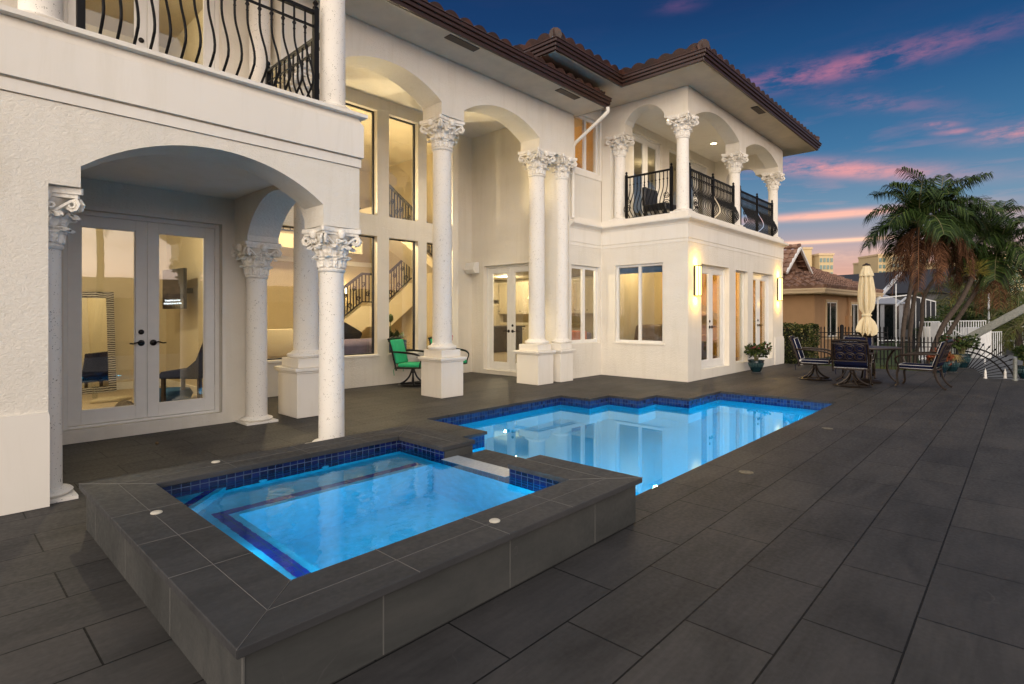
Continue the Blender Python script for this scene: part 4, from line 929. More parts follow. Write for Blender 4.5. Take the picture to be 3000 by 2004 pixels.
build('bolster', MB().lathe([(.18, .0), (.27, .02), (.30, .09), (.26, .16), (.20, .12), (.17, .05)], 24), M['skyblue'], t, (2.50, 9.15, .152), smooth=60); build('cushion', MB().lathe([(.17, .02), (.15, .08), (.02, .10)], 20), M['paper'], t, (2.50, 9.15, .152), smooth=60)
rr = random.Random(5)
for i, (x, y, mt, lb) in enumerate(((2.70, 9.75, 'coral', 'small orange toy on the bedroom carpet'), (2.50, 9.65, 'skyblue', 'small blue toy on the bedroom carpet'), (2.80, 9.9, 'coral', 'small red toy nearest the navy chair'))):
    m_ = MB()
    for k in range(4): m_.lathe([(.0, -.05), (.045, -.02), (.05, .02), (.0, .05)], 10, T1((rr.uniform(-.06, .06), rr.uniform(-.06, .06), .05)))
    tag(build('soft_toy', m_, M[mt], None, (x, y, .152), smooth=60), lb, 'toy', 'toys on the carpet')
tag(build('water_bottle', MB().lathe([(.033, 0), (.034, .13), (.014, .18), (.014, .20)], 14), M['doorglass'], None, (1.80, 10.2, .151), smooth=50), 'clear plastic water bottle standing on the bedroom carpet', 'bottle')
m_ = MB(); 
for k in range(160):
    a = rr.uniform(0, 6.28); b2 = rr.uniform(.1, 1.5); v0 = Vector((cos(a) * cos(b2), sin(a) * cos(b2), sin(b2))) * .09; m_.tube([v0 * .8, v0 * 1.25 + Vector((0, 0, -.01)), v0 * 1.4 + Vector((0, 0, -.05))], [.008, .006, .002], 4)
m_.lathe([(.085, 0), (.09, .04), (.05, .09), (.01, .1)], 12)
tag(build('fluffy_toy', m_, simple('grey_fur', (.22, .19, .16), .95), None, (1.885, 8.85, .151)), 'fluffy grey ball on the carpet just inside the left doors', 'toy')
m_ = MB().slab('Z', 0, .05, [(-.25, -.12), (.05, -.16), (.28, -.02), (.2, .14), (-.1, .16)]); tag(build('folded_blanket', m_, M['cream'], None, (1.88, 9.7, .151), bevel=.02, smooth=40), 'crumpled cream blanket lying on the bedroom carpet', 'blanket')
# great room
t = thing('sofa', 'mauve sofa with dark cushion behind the tall window', 'sofa', (5.9, 10.3, .14))
q = MB().box(5.1, 9.95, .18, 6.75, 10.75, .52); q.slab('X', 5.1, 6.75, [(9.80, .18), (10.0, .18), (10.05, .85), (9.90, .93), (9.78, .80)]); q.slab('Y', 9.8, 10.75, [(6.70, .18), (6.95, .18), (6.98, .62), (6.85, .70), (6.70, .60)]); build('upholstery', q, M['sofa'], t, bevel=.05, smooth=40)
build('cushion', MB().box(-.26, -.08, -.2, .26, .08, .2, T1((5.95, 10.08, .98)) @ Matrix.Rotation(.5, 4, 'Y')), M['black'], t, bevel=.06, smooth=40)
t = thing('console_table', 'dark console table inside the window behind the green chair', 'table', (6.85, 9.95, .14))
q = MB().box(6.35, 9.8, .60, 7.35, 10.1, .65)
build('table_top', q, M['darkwood'], t)
for x in (6.4, 7.28):
    for y in (9.83, 10.03): build('leg', MB().box(x, y, .14, x + .05, y + .05, .60), M['darkwood'], t)
t = thing('potted_houseplant', 'dark broad leaved plant in a box planter on the console table', 'plant', (6.85, 9.95, .65))
build('planter', MB().box(6.5, 9.84, .652, 7.22, 10.08, .86), M['skyblue'], t)
lf = MB()
for k in range(80):
    a = rr.uniform(0, 6.28); el = rr.uniform(.1, 1.4); R = rr.uniform(.12, .36); d_ = Vector((cos(a) * cos(el), sin(a) * cos(el) * .6, sin(el))) * R; b0 = Vector((6.85 + rr.uniform(-.3, .3), 9.96, .86)); c_ = b0 + d_; w_ = Vector((-sin(a), cos(a), .3)) * .065
    lf.add([b0, b0 + d_ * .5 + w_, c_, b0 + d_ * .5 - w_], [(0, 1, 2, 3)])
lf.tube([(6.86, 9.96, .86), (6.9, 9.97, 1.25)], .01, 5); lf.lathe([(.0, -.1), (.06, -.03), (.05, .06), (.0, .1)], 8, T1((6.9, 9.97, 1.32)))
build('leaves', lf, M['shrub'], t)
t = thing('shaded_sconce', 'lit shaded wall sconce beside the staircase', 'wall lamp', (8.1, 14.15, 2.0)); build('shade', MB().lathe([(.14, 0), (.09, .17)], 16, cap=False), M['bulb'], t, (8.1, 14.02, 2.0)); build('arm', MB().tube([(8.1, 14.19, 1.92), (8.1, 14.02, 1.9), (8.1, 14.02, 2.02)], .015, 6), M['iron'], t)
lamp('shaded_sconce_glow', (8.1, 14.0, 2.12), 9, WARM, .06)
t = thing('shuttered_window', 'arched window with dark plantation shutters at the back of the dining room', 'window', (4.35, 14.19, .9))
q = MB().slab('Y', 14.12, 14.195, [(3.85, .9)] + [(4.85, .9)] + arc(4.85, 3.85, 2.3, 2.65)); build('frame', q, M['white'], t)
q = MB()
for k in range(18): q.box(3.93, 14.10, 1.0 + k * .07, 4.32, 14.118, 1.045 + k * .07); q.box(4.38, 14.10, 1.0 + k * .07, 4.77, 14.118, 1.045 + k * .07)
build('shutter', q, M['darkglass'], t)
t = thing('chandelier', 'small chandelier with three white shades over the dining table', 'chandelier', (4.55, 12.1, 1.9))
build('stem', MB().tube([(4.55, 12.1, 2.915), (4.55, 12.1, 1.9)], .012, 6), M['iron'], t)
for k in range(3):
    a = k * 2.1; x, y = 4.55 + .22 * cos(a), 12.1 + .22 * sin(a)
    build('arm', MB().tube([(4.55, 12.1, 1.85), ((4.55 + x) / 2, (12.1 + y) / 2, 1.78), (x, y, 1.9)], .012, 6), M['iron'], t); build('shade', MB().lathe([(.10, 0), (.05, .13)], 14, cap=False), M['bulb'], t, (x, y, 1.93))
for i, (x, y, rz) in enumerate(((4.1, 11.2, 2.4), (4.75, 11.0, 3.4))): armchair(x, y, .14, rz, ('pale tub chair at the dining table, the left one', 'pale tub chair at the dining table, the right one')[i], 'cream', 'dining_armchair', 'armchair')
t = thing('dining_table', 'dark wooden dining table in the great room', 'table', (4.5, 11.75, .14)); build('table_top', MB().box(3.8, 11.4, .84, 5.2, 12.1, .9), M['darkwood'], t)
for x in (3.85, 5.08):
    for y in (11.45, 12.0): build('leg', MB().box(x, y, .14, x + .07, y + .07, .84), M['darkwood'], t)
# kitchen
def cabinet(w0, w1, z0, z1, label, n, c, axis, dep=.35):
    f = lambda u0, n0, za, u1, n1, zb: ((u0, c + n0, za, u1, c + n1, zb) if axis == 'Y' else (c + n0, u0, za, c + n1, u1, zb))
    m = (w0 + w1) / 2
    t = thing('kitchen_cabinet', label, 'cabinet', (m, c, z0) if axis == 'Y' else (c, m, z0), 'cream kitchen cabinets'); build('carcass', MB().box(*f(w0, 0, z0, w1, dep, z1)), M['cabinet'], t)
    build('crown', MB().box(*f(w0 - .03, -.05, z1, w1 + .03, dep, z1 + .1)), M['cabinet'], t, bevel=.02)
    w_ = (w1 - w0) / n
    for k in range(n):
        a, b = w0 + k * w_ + .015, w0 + (k + 1) * w_ - .015
        dq = MB(); s_ = .07; x = 0
        for q in ((a, a + s_, z0 + .03, z1 - .03), (b - s_, b, z0 + .03, z1 - .03), (a + s_, b - s_, z0 + .03, z0 + .03 + s_), (a + s_, b - s_, z1 - .03 - s_, z1 - .03)): dq.box(*f(q[0], -.025, q[2], q[1], -.001, q[3]))
        dq.box(*f(a + s_, -.008, z0 + .08, b - s_, -.001, z1 - .08)); dq.box(*f(a + s_ + .07, -.018, z0 + .17, b - s_ - .07, -.001, z1 - .17))
        o = build('cabinet_door', dq, M['cabinet'], t)
        q = f(b - .05, -.045, z0 + .10 if z0 > 1 else z1 - .16, b - .02, -.026, z0 + .14 if z0 > 1 else z1 - .12); build('knob', MB().box(*q), M['handle'], o)
cabinet(14.9, 16.6, 2.0, 2.62, 'pair of short cream cabinets over the fridge, left through the kitchen doors', 3, 15.95, 'Y'); cabinet(14.9, 16.6, .12, 1.75, 'tall cream panelled fridge front, left through the kitchen doors', 3, 15.95, 'Y')
cabinet(13.6, 15.9, 1.42, 2.62, 'tall cream wall cabinets, right through the kitchen doors', 4, 16.3, 'X'); cabinet(12.0, 15.6, .12, .98, 'low cream base cabinets under the worktop', 6, 16.1, 'X', .55)
cabinet(9.9, 12.6, 1.45, 2.62, 'cream wall cabinets seen through the narrow window', 5, 16.3, 'X')
t = thing('range_hood', 'cream curved cooker hood in the kitchen corner', 'cooker hood', (16.4, 13.1, 1.6)); build('canopy', MB().slab('Y', 12.7, 13.5, [(16.69, 1.6), (16.0, 1.6), (16.05, 1.75), (16.3, 2.1), (16.35, 2.8), (16.69, 2.8)]), M['cabinet'], t)
t = thing('kitchen_island', 'dark wooden island with open bookshelf end inside the kitchen doors', 'kitchen island', (13.9, 13.7, .1))
ix, iy = 13.3, 13.35
build('worktop', MB().box(ix - .06, iy - .06, .96, ix + 1.7, iy + .95, 1.0), M['darkwood'], t); q = MB().box(ix + .2, iy, .1, ix + 1.6, iy + .9, .955)
for y in (iy + .015, iy + .45, iy + .885): q.box(ix, y - .015, .1, ix + .2, y + .015, .955)
for z in (.12, .5, .75): q.box(ix, iy, z, ix + .199, iy + .9, z + .025)
build('shelving', q, M['darkwood'], t)
for k, (y, mt) in enumerate(((13.92, 'coral'), (13.99, 'trim'), (14.06, 'paper'))): tag(build('book', MB().box(ix + .03, y, .776, ix + .18, y + .05, .93), M[mt]), ('reddish book standing on the island shelf', 'tan book standing on the island shelf', 'grey book standing on the island shelf')[k], 'book', 'books on the island shelf')
t = thing('bar_stool', 'black wooden stool with curved back inside the kitchen doors', 'stool', (10.15, 8.35, .1))
q = MB().box(-.19, -.19, .58, .19, .19, .63); build('seat', q, M['black'], t, (10.15, 8.35, .1), bevel=.02)
build('backrest', MB().tube([(-.18, .17, .95), (-.1, .21, 1.0), (.1, .21, 1.0), (.18, .17, .95)], .045, 8), M['black'], t, (10.15, 8.35, .1), smooth=60)
for sx in (-.16, .16):
    for sy in (-.16, .16): build('leg', MB().tube([(sx * 1.2, sy * 1.2, 0), (sx, sy, .6 if sy < 0 else .97)], .018, 6), M['black'], t, (10.15, 8.35, .1))
t = thing('kitchen_sofa', 'dark settee with a coral throw under the narrow window', 'settee', (10.3, 7.95, .1)); build('upholstery', MB().box(9.75, 7.6, .1, 11.0, 8.0, .98), M['sofa'], t, bevel=.05); build('throw', MB().box(9.72, 7.57, .62, 10.75, 8.03, 1.02), M['coral'], t, bevel=.03)
# family room
def recliner(x, y, rz, label):
    t = thing('recliner', label, 'recliner', (x, y, .12), 'brown recliners in the family room'); q = MB().box(-.4, -.4, .1, .4, .3, .48); build('seat', q, M['leather'], t, (x, y, .12), bevel=.06, smooth=40)
    build('backrest', MB().slab('X', -.34, .34, [(.18, .4), (.42, .38), (.56, .98), (.46, 1.06), (.34, 1.0)]), M['leather'], t, (x, y, .12), bevel=.06, smooth=40)
    for s_ in (-1, 1): build('armrest', MB().box(s_ * .5 - .1, -.4, .08, s_ * .5 + .1, .38, .64), M['leather'], t, (x, y, .12), bevel=.05, smooth=40)
    t.rotation_euler = (0, 0, rz)
recliner(11.75, 6.75, radians(-90), 'brown recliner behind the wide tower window'); recliner(13.0, 6.35, radians(60), 'brown recliner just inside the first french doors of the tower')
t = thing('dark_sideboard', 'low black sideboard against the yellow wall, right half of the wide window', 'sideboard', (13.1, 7.2, .12)); build('body', MB().box(12.3, 7.05, .14, 13.95, 7.36, .72), M['black'], t); build('plinth', MB().box(12.34, 7.08, .121, 13.9, 7.35, .14), M['darkwood'], t)
t = thing('wall_screen', 'large dark screen on the family room wall', 'television', (14.6, 7.36, 1.6)); build('screen', MB().box(14.2, 7.31, 1.2, 15.4, 7.36, 1.95), M['black'], t); build('mount', MB().box(14.6, 7.36, 1.5, 15.0, 7.395, 1.7), M['black'], t)
t = thing('bookcase', 'pale ladder shelf with books inside the slim window', 'shelf', (15.9, 7.0, .12))
q = MB().box(15.5, 6.9, .12, 15.54, 7.3, 1.5); q.box(16.3, 6.9, .12, 16.34, 7.3, 1.5)
for k in range(5): q.box(15.54, 6.9, .2 + k * .3, 16.3, 7.3, .225 + k * .3)
build('shelving', q, M['trim'], t)
# upper study bed shape and loggia table
t = thing('loggia_chair', 'dark wicker chair standing on the loggia behind its left railing', 'chair', (11.9, 6.3, 3.556)); build('seat', MB().box(-.3, -.3, .25, .3, .3, .42), M['black'], t, (11.9, 6.3, 3.556), bevel=.03); build('backrest', MB().box(-.3, .22, .4, .3, .32, .85), M['black'], t, (11.9, 6.3, 3.556), bevel=.03)
for sx in (-.25, .25):
    for sy in (-.25, .25): build('leg', MB().box(sx - .03, sy - .03, 0, sx + .03, sy + .03, .25), M['black'], t, (11.9, 6.3, 3.556))

# ================================================================== FURNITURE
def swivel_base(t, metal):
    m = MB(); m.lathe([(.265, 0), (.285, .012), (.265, .03), (.235, .03), (.235, 0)], 28, cap=False)
    for k in range(4):
        a = k * pi / 2 + .5
        m.curve([(.25 * cos(a), .25 * sin(a), .025), (.15 * cos(a), .15 * sin(a), .08), (.07 * cos(a), .07 * sin(a), .17), (.03 * cos(a), .03 * sin(a), .27)], [.022, .02, .018, .018], 6, flat=.8)
    m.lathe([(.04, .24), (.045, .27), (.03, .33)], 12); m.box(-.14, -.10, .325, .14, .10, .345)
    build('swivel_base', m, metal, t, smooth=45)
def patio_chair(name, label, cat, metal, fab, swivel=True, group=None, pipe=True, wrinkle=False):
    """front faces -Y, origin on the floor"""
    t = thing(name, label, cat, (0, 0, 0), group)
    if swivel: swivel_base(t, metal)
    m = MB()
    m.tube([(-.25, -.25, .36), (.25, -.25, .36), (.25, .24, .35), (-.25, .24, .35), (-.25, -.25, .36)], .016, 6)
    for y in (-.1, .05, .18): m.box(-.24, y - .015, .345, .24, y + .015, .355)
    build('seat_frame', m, metal, t, smooth=45)
    m = MB()
    for s in (-1, 1): m.curve([(s * .25, .22, .30), (s * .255, .25, .45), (s * .25, .33, .75), (s * .235, .385, .90)], .017, 6)
    m.tube([(-.25, .385, .895), (-.1, .40, .915), (.1, .40, .915), (.25, .385, .895)], [.022, .026, .026, .022], 6)
    m.box(-.25, .372, .845, .25, .392, .862); m.box(-.25, .28, .50, .25, .295, .515)
    for i in range(9): m.tube([(-.21 + .0525 * i, .382, .862), (-.21 + .0525 * i, .388, .893)], .006, 4)
    build('back_frame', m, metal, t, smooth=45)
    m = MB()
    TL = lambda u, v: (u, .296 + (v - .52) * .255, v)
    for r_i, v in enumerate((.60, .76)):
        for u in (-.14, 0, .14):
            m.tube([TL(u + .075 * cos(a * .45), v + .075 * sin(a * .45)) for a in range(15)], .0115, 5)
            m.tube([TL(u + .04 * cos(a * .6 + 1), v + .04 * sin(a * .6 + 1)) for a in range(11)], .009, 5)
    for u in (-.215, .215): m.tube([TL(u, .52), TL(u, .85)], .010, 5)
    build('scroll_panel', m, metal, t, smooth=60)
    for s in (-1, 1):
        m = MB(); m.curve([(s * .255, .30, .66), (s * .29, .12, .655), (s * .295, -.12, .635), (s * .285, -.24, .60), (s * .27, -.29, .54), (s * .255, -.26, .44), (s * .25, -.25, .36)], [.014, .022, .024, .020, .016, .016, .016], 6, flat=.7)
        build('arm', m, metal, t, smooth=45)
    if not swivel:
        for s in (-1, 1):
            build('leg', MB().curve([(s * .25, -.25, .37), (s * .25, -.272, .25), (s * .253, -.262, .11), (s * .257, -.275, .04), (s * .26, -.30, .012)], [.020, .018, .016, .017, .021], 6), metal, t, smooth=45)
            build('leg', MB().curve([(s * .25, .24, .36), (s * .25, .245, .26), (s * .25, .285, .13), (s * .25, .345, .04), (s * .25, .385, .012)], [.020, .019, .017, .017, .020], 6), metal, t, smooth=45)
    def cushion(mbx, nm):
        o = build(nm, mbx, fab, t, bevel=.022, smooth=60)
        return o
    seat = cushion(MB().box(-.24, -.27, .366, .24, .20, .435), 'seat_cushion')
    TB = T1((0, .225, .43)) @ Matrix.Rotation(radians(-15), 4, 'X')
    back = cushion(MB().box(-.235, -.03, 0, .235, .045, .47, TB), 'back_cushion')
    if pipe:
        def ring(pts): return [tuple(p) for p in pts] + [tuple(pts[0])]
        p1 = MB()
        for z in (.43, .372): p1.tube(ring([(-.238, -.268, z), (.238, -.268, z), (.238, .198, z), (-.238, .198, z)]), .0052, 5)
        build('piping', p1, M['piping'], seat, smooth=60)
        p2 = MB()
        for y in (-.028,): p2.tube(ring([TB @ Vector(q) for q in ((-.232, y, .005), (.232, y, .005), (.232, y, .465), (-.232, y, .465))]), .0052, 5)
        build('piping', p2, M['piping'], back, smooth=60)
    tie = MB().tube([(-.2, .26, .36), (-.21, .30, .30), (-.2, .29, .20)], .006, 4); tie.tube([(.2, .26, .36), (.21, .30, .32), (.2, .30, .24)], .006, 4)
    build('cushion_tie', tie, fab, t)
    return t
TCX, TCY = 13.4, 2.42
G2 = 'navy cushioned dining chairs round the umbrella table'
ch = patio_chair('dining_chair', 'bronze swivel chair with navy cushions, back to the camera, in front of the table', 'chair', M['bronze'], M['navy'], True, G2)
c2 = copy_tree(ch, (13.25, 3.35, 0), radians(8), 'bronze swivel chair with navy cushions seen side on, nearest the hedge')
ch.location = (12.5, 2.50, 0); ch.rotation_euler = (0, 0, radians(96))
c3 = patio_chair('dining_chair', 'four legged bronze chair with navy cushions seen side on, right of the table', 'chair', M['bronze'], M['navy'], False, G2)
c4 = copy_tree(c3, (14.35, 2.75, 0), radians(-78), 'bronze chair with navy cushions facing the camera, behind the table')
c3.location = (13.25, 1.50, 0); c3.rotation_euler = (0, 0, radians(176))
for q in (ch, c2, c3, c4): q.scale = (1.17, 1.17, 1.0)
G3 = 'green cushioned chairs under the arcade'
g1 = patio_chair('swivel_chair', 'dark swivel chair with bright green cushions in front of the tall window', 'chair', M['black'], M['green'], True, G3, False)
g2 = copy_tree(g1, (7.72, 8.98, 0), radians(10), 'green cushioned chair mostly hidden behind the tall column pedestal')
g1.location = (6.70, 8.92, 0); g1.rotation_euler = (0, 0, radians(28)); g1.scale = (1.05, 1.05, 1.02)
t = thing('side_table', 'small dark side table between the green chairs, behind the pedestal', 'table', (7.2, 9.05, 0))
build('table_top', MB().lathe([(.24, .50), (.25, .51), (.25, .525), (.24, .53)], 24), M['darkwood'], t, (7.2, 9.05, 0)); build('leg', MB().lathe([(.14, 0), (.04, .04), (.025, .1), (.025, .5)], 14), M['iron'], t, (7.2, 9.05, 0), smooth=40)
t = thing('dining_table', 'round bronze patio table with curved legs under the closed umbrella', 'table', (TCX, TCY, 0))
m_ = MB().lathe([(.03, .700), (.58, .700), (.60, .706), (.605, .72), (.60, .735), (.03, .738)], 40); build('table_top', m_, M['bronze'], t, (TCX, TCY, 0), smooth=40)
for k in range(4):
    a = k * pi / 2 + .35
    build('leg', MB().curve([(r_2 * cos(a), r_2 * sin(a), z) for r_2, z in ((.50, .70), (.42, .58), (.36, .42), (.37, .25), (.45, .10), (.56, .012))], [.022, .022, .020, .020, .020, .024], 7), M['bronze'], t, (TCX, TCY, 0), smooth=45)
t = thing('patio_umbrella', 'closed cream umbrella tied round its middle above the patio table', 'umbrella', (TCX, TCY, 0))
build('base', MB().lathe([(.26, 0), (.27, .03), (.22, .06), (.05, .08), (.035, .25), (.03, .25)], 28), M['bronze'], t, (TCX, TCY, .001), smooth=40)
build('pole', MB().lathe([(.022, .2), (.022, 2.42), (.03, 2.44), (.02, 2.47)], 12), M['bronze'], t, (TCX, TCY, 0), smooth=40)
rr = random.Random(2); ph = [rr.uniform(-.25, .25) for _ in range(8)]
def fold(a, z):
    k = .5 if z < 1.33 else (.16 if z < 1.46 else .40)
    c_ = cos(8 * a + .8 * sin(2.2 * z))
    return 1 + k * ((abs(c_) ** .6) * (1 if c_ > 0 else -1) * .45 + .28 * cos(5 * a + z * 1.6) + .22 * cos(19 * a + z))
prof = [(.175, 1.00), (.19, 1.07), (.175, 1.16), (.14, 1.26), (.112, 1.34), (.105, 1.385), (.112, 1.43), (.14, 1.52), (.165, 1.64), (.172, 1.75), (.166, 1.88), (.152, 2.0), (.135, 2.12), (.112, 2.24), (.075, 2.36), (.03, 2.42)]
cm = MB().lathe([(a_ * (.66 if 1.3 < z_ < 1.45 else .78), z_) for a_, z_ in prof], 112, fold=fold)
cm.v = [(p[0], p[1], p[2] + (.05 * cos(8 * math.atan2(p[1], p[0])) + .03 * cos(3 * math.atan2(p[1], p[0]) + 1)) * max(0, 1.2 - p[2]) / .2) for p in cm.v]
build('canopy', cm, M['canvas'], t, (TCX, TCY, 0), smooth=60)
build('vent_flap', MB().lathe([(.124, 2.20), (.120, 2.24), (.098, 2.32), (.062, 2.41), (.03, 2.435)], 64, fold=lambda a, z: 1 + (.10 if z < 2.25 else .03) * cos(8 * a + .6), cap=False), M['canvas'], t, (TCX, TCY, 0), smooth=60)
build('finial', MB().lathe([(.075, 2.418), (.07, 2.436), (.035, 2.452), (.01, 2.458)], 20), M['bronze'], t, (TCX, TCY, 0), smooth=60)
build('tie_strap', MB().lathe([(.090, 1.37), (.094, 1.375), (.094, 1.40), (.090, 1.405)], 40, fold=lambda a, z: 1 + .05 * cos(8 * a)), M['canvas'], t, (TCX, TCY, 0), smooth=60)

# ================================================================== PLANTS
def leafclump(m, c, n, R, rr, size=(.03, .07), up=.3, flatz=1.0):
    for k in range(n):
        v = Vector((rr.gauss(0, 1), rr.gauss(0, 1), rr.gauss(0, 1) * flatz)).normalized() * (R * rr.uniform(.3, 1) ** .5)
        p = Vector(c) + v; s_ = rr.uniform(*size); a = rr.uniform(0, 6.28)
        d = (v.normalized() + Vector((cos(a), sin(a), up)) * .8).normalized() * s_
        w = d.cross(Vector((rr.uniform(-1, 1), rr.uniform(-1, 1), rr.uniform(-.3, 1)))).normalized() * s_ * .36
        m.add([p, p + d * .45 + w, p + d, p + d * .45 - w], [(0, 1, 2, 3)])
def pot(t, x, y, z, r, h):
    n = 20; pr = [(r * .55, 0), (r * .60, h * .05), (r * .80, h * .3), (r * .98, h * .68), (r, h * .84), (r * .98, h * .9), (r * 1.07, h * .93), (r * 1.07, h), (r * .9, h), (r * .88, h * .85)]
    build('pot', MB().lathe(pr, 36, cap=False), M['potblue'], t, (x, y, z + .012), smooth=50)
    rb = MB()
    for k in range(30):
        a = 2 * pi * k / 30; rb.tube([(r * .86 * cos(a), r * .86 * sin(a), h * .42), (r * .985 * cos(a), r * .985 * sin(a), h * .70), (r * .995 * cos(a), r * .995 * sin(a), h * .76)], [.004, .009, .004], 4)
    build('ribbing', rb, simple('pale_teal_glaze', (.07, .13, .14), .25, var=.3), t, (x, y, z + .012))
    build('soil', MB().lathe([(r * .9, h * .86), (.01, h * .88)], 20), M['earth'], t, (x, y, z + .012)); build('saucer', MB().lathe([(r * .66, 0), (r * .70, .012), (r * .6, .012)], 24), M['concrete'], t, (x, y, z + .0005))
def flowering(t, x, y, z, spread, height, seed, nst=9, fl=10, leaf='shrub', lsize=(.05, .10)):
    rr = random.Random(seed); st, lf, ft = MB(), MB(), MB()
    for k in range(nst):
        a = 2 * pi * k / nst + rr.uniform(-.3, .3); R = spread * rr.uniform(.35, 1); hh = height * rr.uniform(.6, 1.0)
        tip = Vector((x + R * cos(a), y + R * sin(a), z + hh)); mid = Vector((x + R * .3 * cos(a), y + R * .3 * sin(a), z + hh * .55))
        st.tube([(x + .03 * cos(a), y + .03 * sin(a), z - .03), mid, tip], [.018, .012, .007], 5)
        leafclump(lf, tip, 34, .085 * (1 + height), rr, lsize); leafclump(lf, mid.lerp(tip, .5), 14, .06, rr, lsize)
        if k < fl:
            q = tip + Vector((rr.uniform(-.06, .06), rr.uniform(-.06, .06), .05))
            for j in range(2):
                q2 = q + Vector((rr.uniform(-.05, .05), rr.uniform(-.05, .05), rr.uniform(-.02, .03)))
                for i in range(5):
                    b = i * 1.257; d = Vector((cos(b), sin(b), .35)) * .052; w = Vector((-sin(b), cos(b), 0)) * .026
                    ft.add([q2, q2 + d * .6 + w, q2 + d, q2 + d * .6 - w], [(0, 1, 2, 3)])
    build('stems', st, M['stem'], t, smooth=60); build('foliage', lf, M[leaf], t)
    if fl: build('flowers', ft, M['petal'], t)
t = thing('potted_plant', 'pink flowering plant in a teal glazed pot between the tower french doors', 'plant', (13.87, 4.80, 0)); pot(t, 13.87, 4.80, 0, .175, .29); flowering(t, 13.87, 4.80, .28, .23, .33, 4, 9, 9)
x, y = at(2753, 13.25)
t = thing('potted_plant', 'wide teal pot of rusty red foliage in front of the fence', 'plant', (x, y, 0)); pot(t, x, y, .0, .20, .33); m_ = MB(); leafclump(m_, (x, y, .36), 420, .23, random.Random(8), (.04, .09), .6, .35); build('foliage', m_, M['rust'], t)
x, y = at(2788, 13.5)
t = thing('potted_plant', 'teal pot of dry straw coloured grass beside the wide rusty planter', 'plant', (x, y, 0)); pot(t, x, y, .0, .16, .28); m_ = MB(); rr = random.Random(9)
for k in range(150):
    a = rr.uniform(0, 6.28); R = rr.uniform(.1, .32); m_.tube([(x + .05 * cos(a), y + .05 * sin(a), .28), (x + R * .6 * cos(a), y + R * .6 * sin(a), .42), (x + R * cos(a), y + R * sin(a), .36 - R * .4)], [.005, .004, .001], 3)
build('blades', m_, M['straw'], t)
x, y = at(2818, 14.5)
t = thing('potted_plant', 'tall pink geranium in a ribbed teal pot near the fan shaped fence', 'plant', (x, y, 0)); pot(t, x, y, .0, .19, .36); flowering(t, x, y, .36, .34, .40, 12, 13, 8)
x, y = at(3004, 12.0)
t = thing('potted_plant', 'dark bushy plant at the right edge of the deck', 'plant', (x, y, 0)); pot(t, x, y, -.0, .15, .28); flowering(t, x, y, .28, .18, .32, 21, 9, 0)
t = thing('potted_plant', 'small plant with a pink flower spike on the side table', 'plant', (7.2, 9.05, .53)); pot(t, 7.45, 8.9, .531, .09, .13)
m_ = MB(); leafclump(m_, (7.35, 9.0, .72), 40, .10, random.Random(3), (.05, .1)); build('foliage', m_, M['shrub'], t); m_ = MB(); leafclump(m_, (7.62, 8.85, .92), 70, .045, random.Random(4), (.02, .04), .3, 3.2); build('flowers', m_, M['petal'], t)
# clipped hedge
hx0, hx1, hy0, hy1 = 17.15, 18.1, 4.45, 6.2
hd = thing('hedge', 'clipped box hedge between the villa corner and the black fence', 'hedge', (17.6, 5.3, -.3)); m_ = MB(); rr = random.Random(6)
for k in range(7000):
    x, y, z = rr.uniform(hx0, hx1), rr.uniform(hy0, hy1), rr.uniform(-.28, 1.10)
    f_ = rr.randrange(3)
    if f_ == 0: x = hx0 + abs(rr.gauss(0, .05))
    elif f_ == 1: y = hy0 + abs(rr.gauss(0, .05))
    else: z = 1.10 - abs(rr.gauss(0, .06))
    b_n = .03 * sin(x * 9 + z * 7) + .03 * sin(y * 8 + 2 * z * 5)
    p = Vector((x + b_n, y + b_n, z + b_n)); s_ = rr.uniform(.03, .065); d = Vector((rr.gauss(0, 1) - .6, rr.gauss(0, 1) - .4, rr.gauss(0, 1) + .3)).normalized() * s_; w = d.cross(Vector((rr.gauss(0, 1), rr.gauss(0, 1), rr.gauss(0, 1)))).normalized() * s_ * .45
    m_.add([p, p + d * .5 + w, p + d, p + d * .5 - w], [(0, 1, 2, 3)])
build('foliage', m_, M['hedge'], hd); build('branches', MB().box(hx0 + .12, hy0 + .12, -.3, hx1 - .1, hy1 - .1, .98), simple('hedge_inside', (.012, .014, .008), 1), hd)
t = thing('junction_box', 'small white plastic box on the ground in front of the hedge', 'utility box', (16.85, 4.62, 0)); build('body', MB().box(16.80, 4.56, .001, 16.88, 4.68, .16), M['white'], t, bevel=.012); build('cap', MB().box(16.815, 4.585, .16, 16.865, 4.655, .19), M['white'], t, bevel=.008)

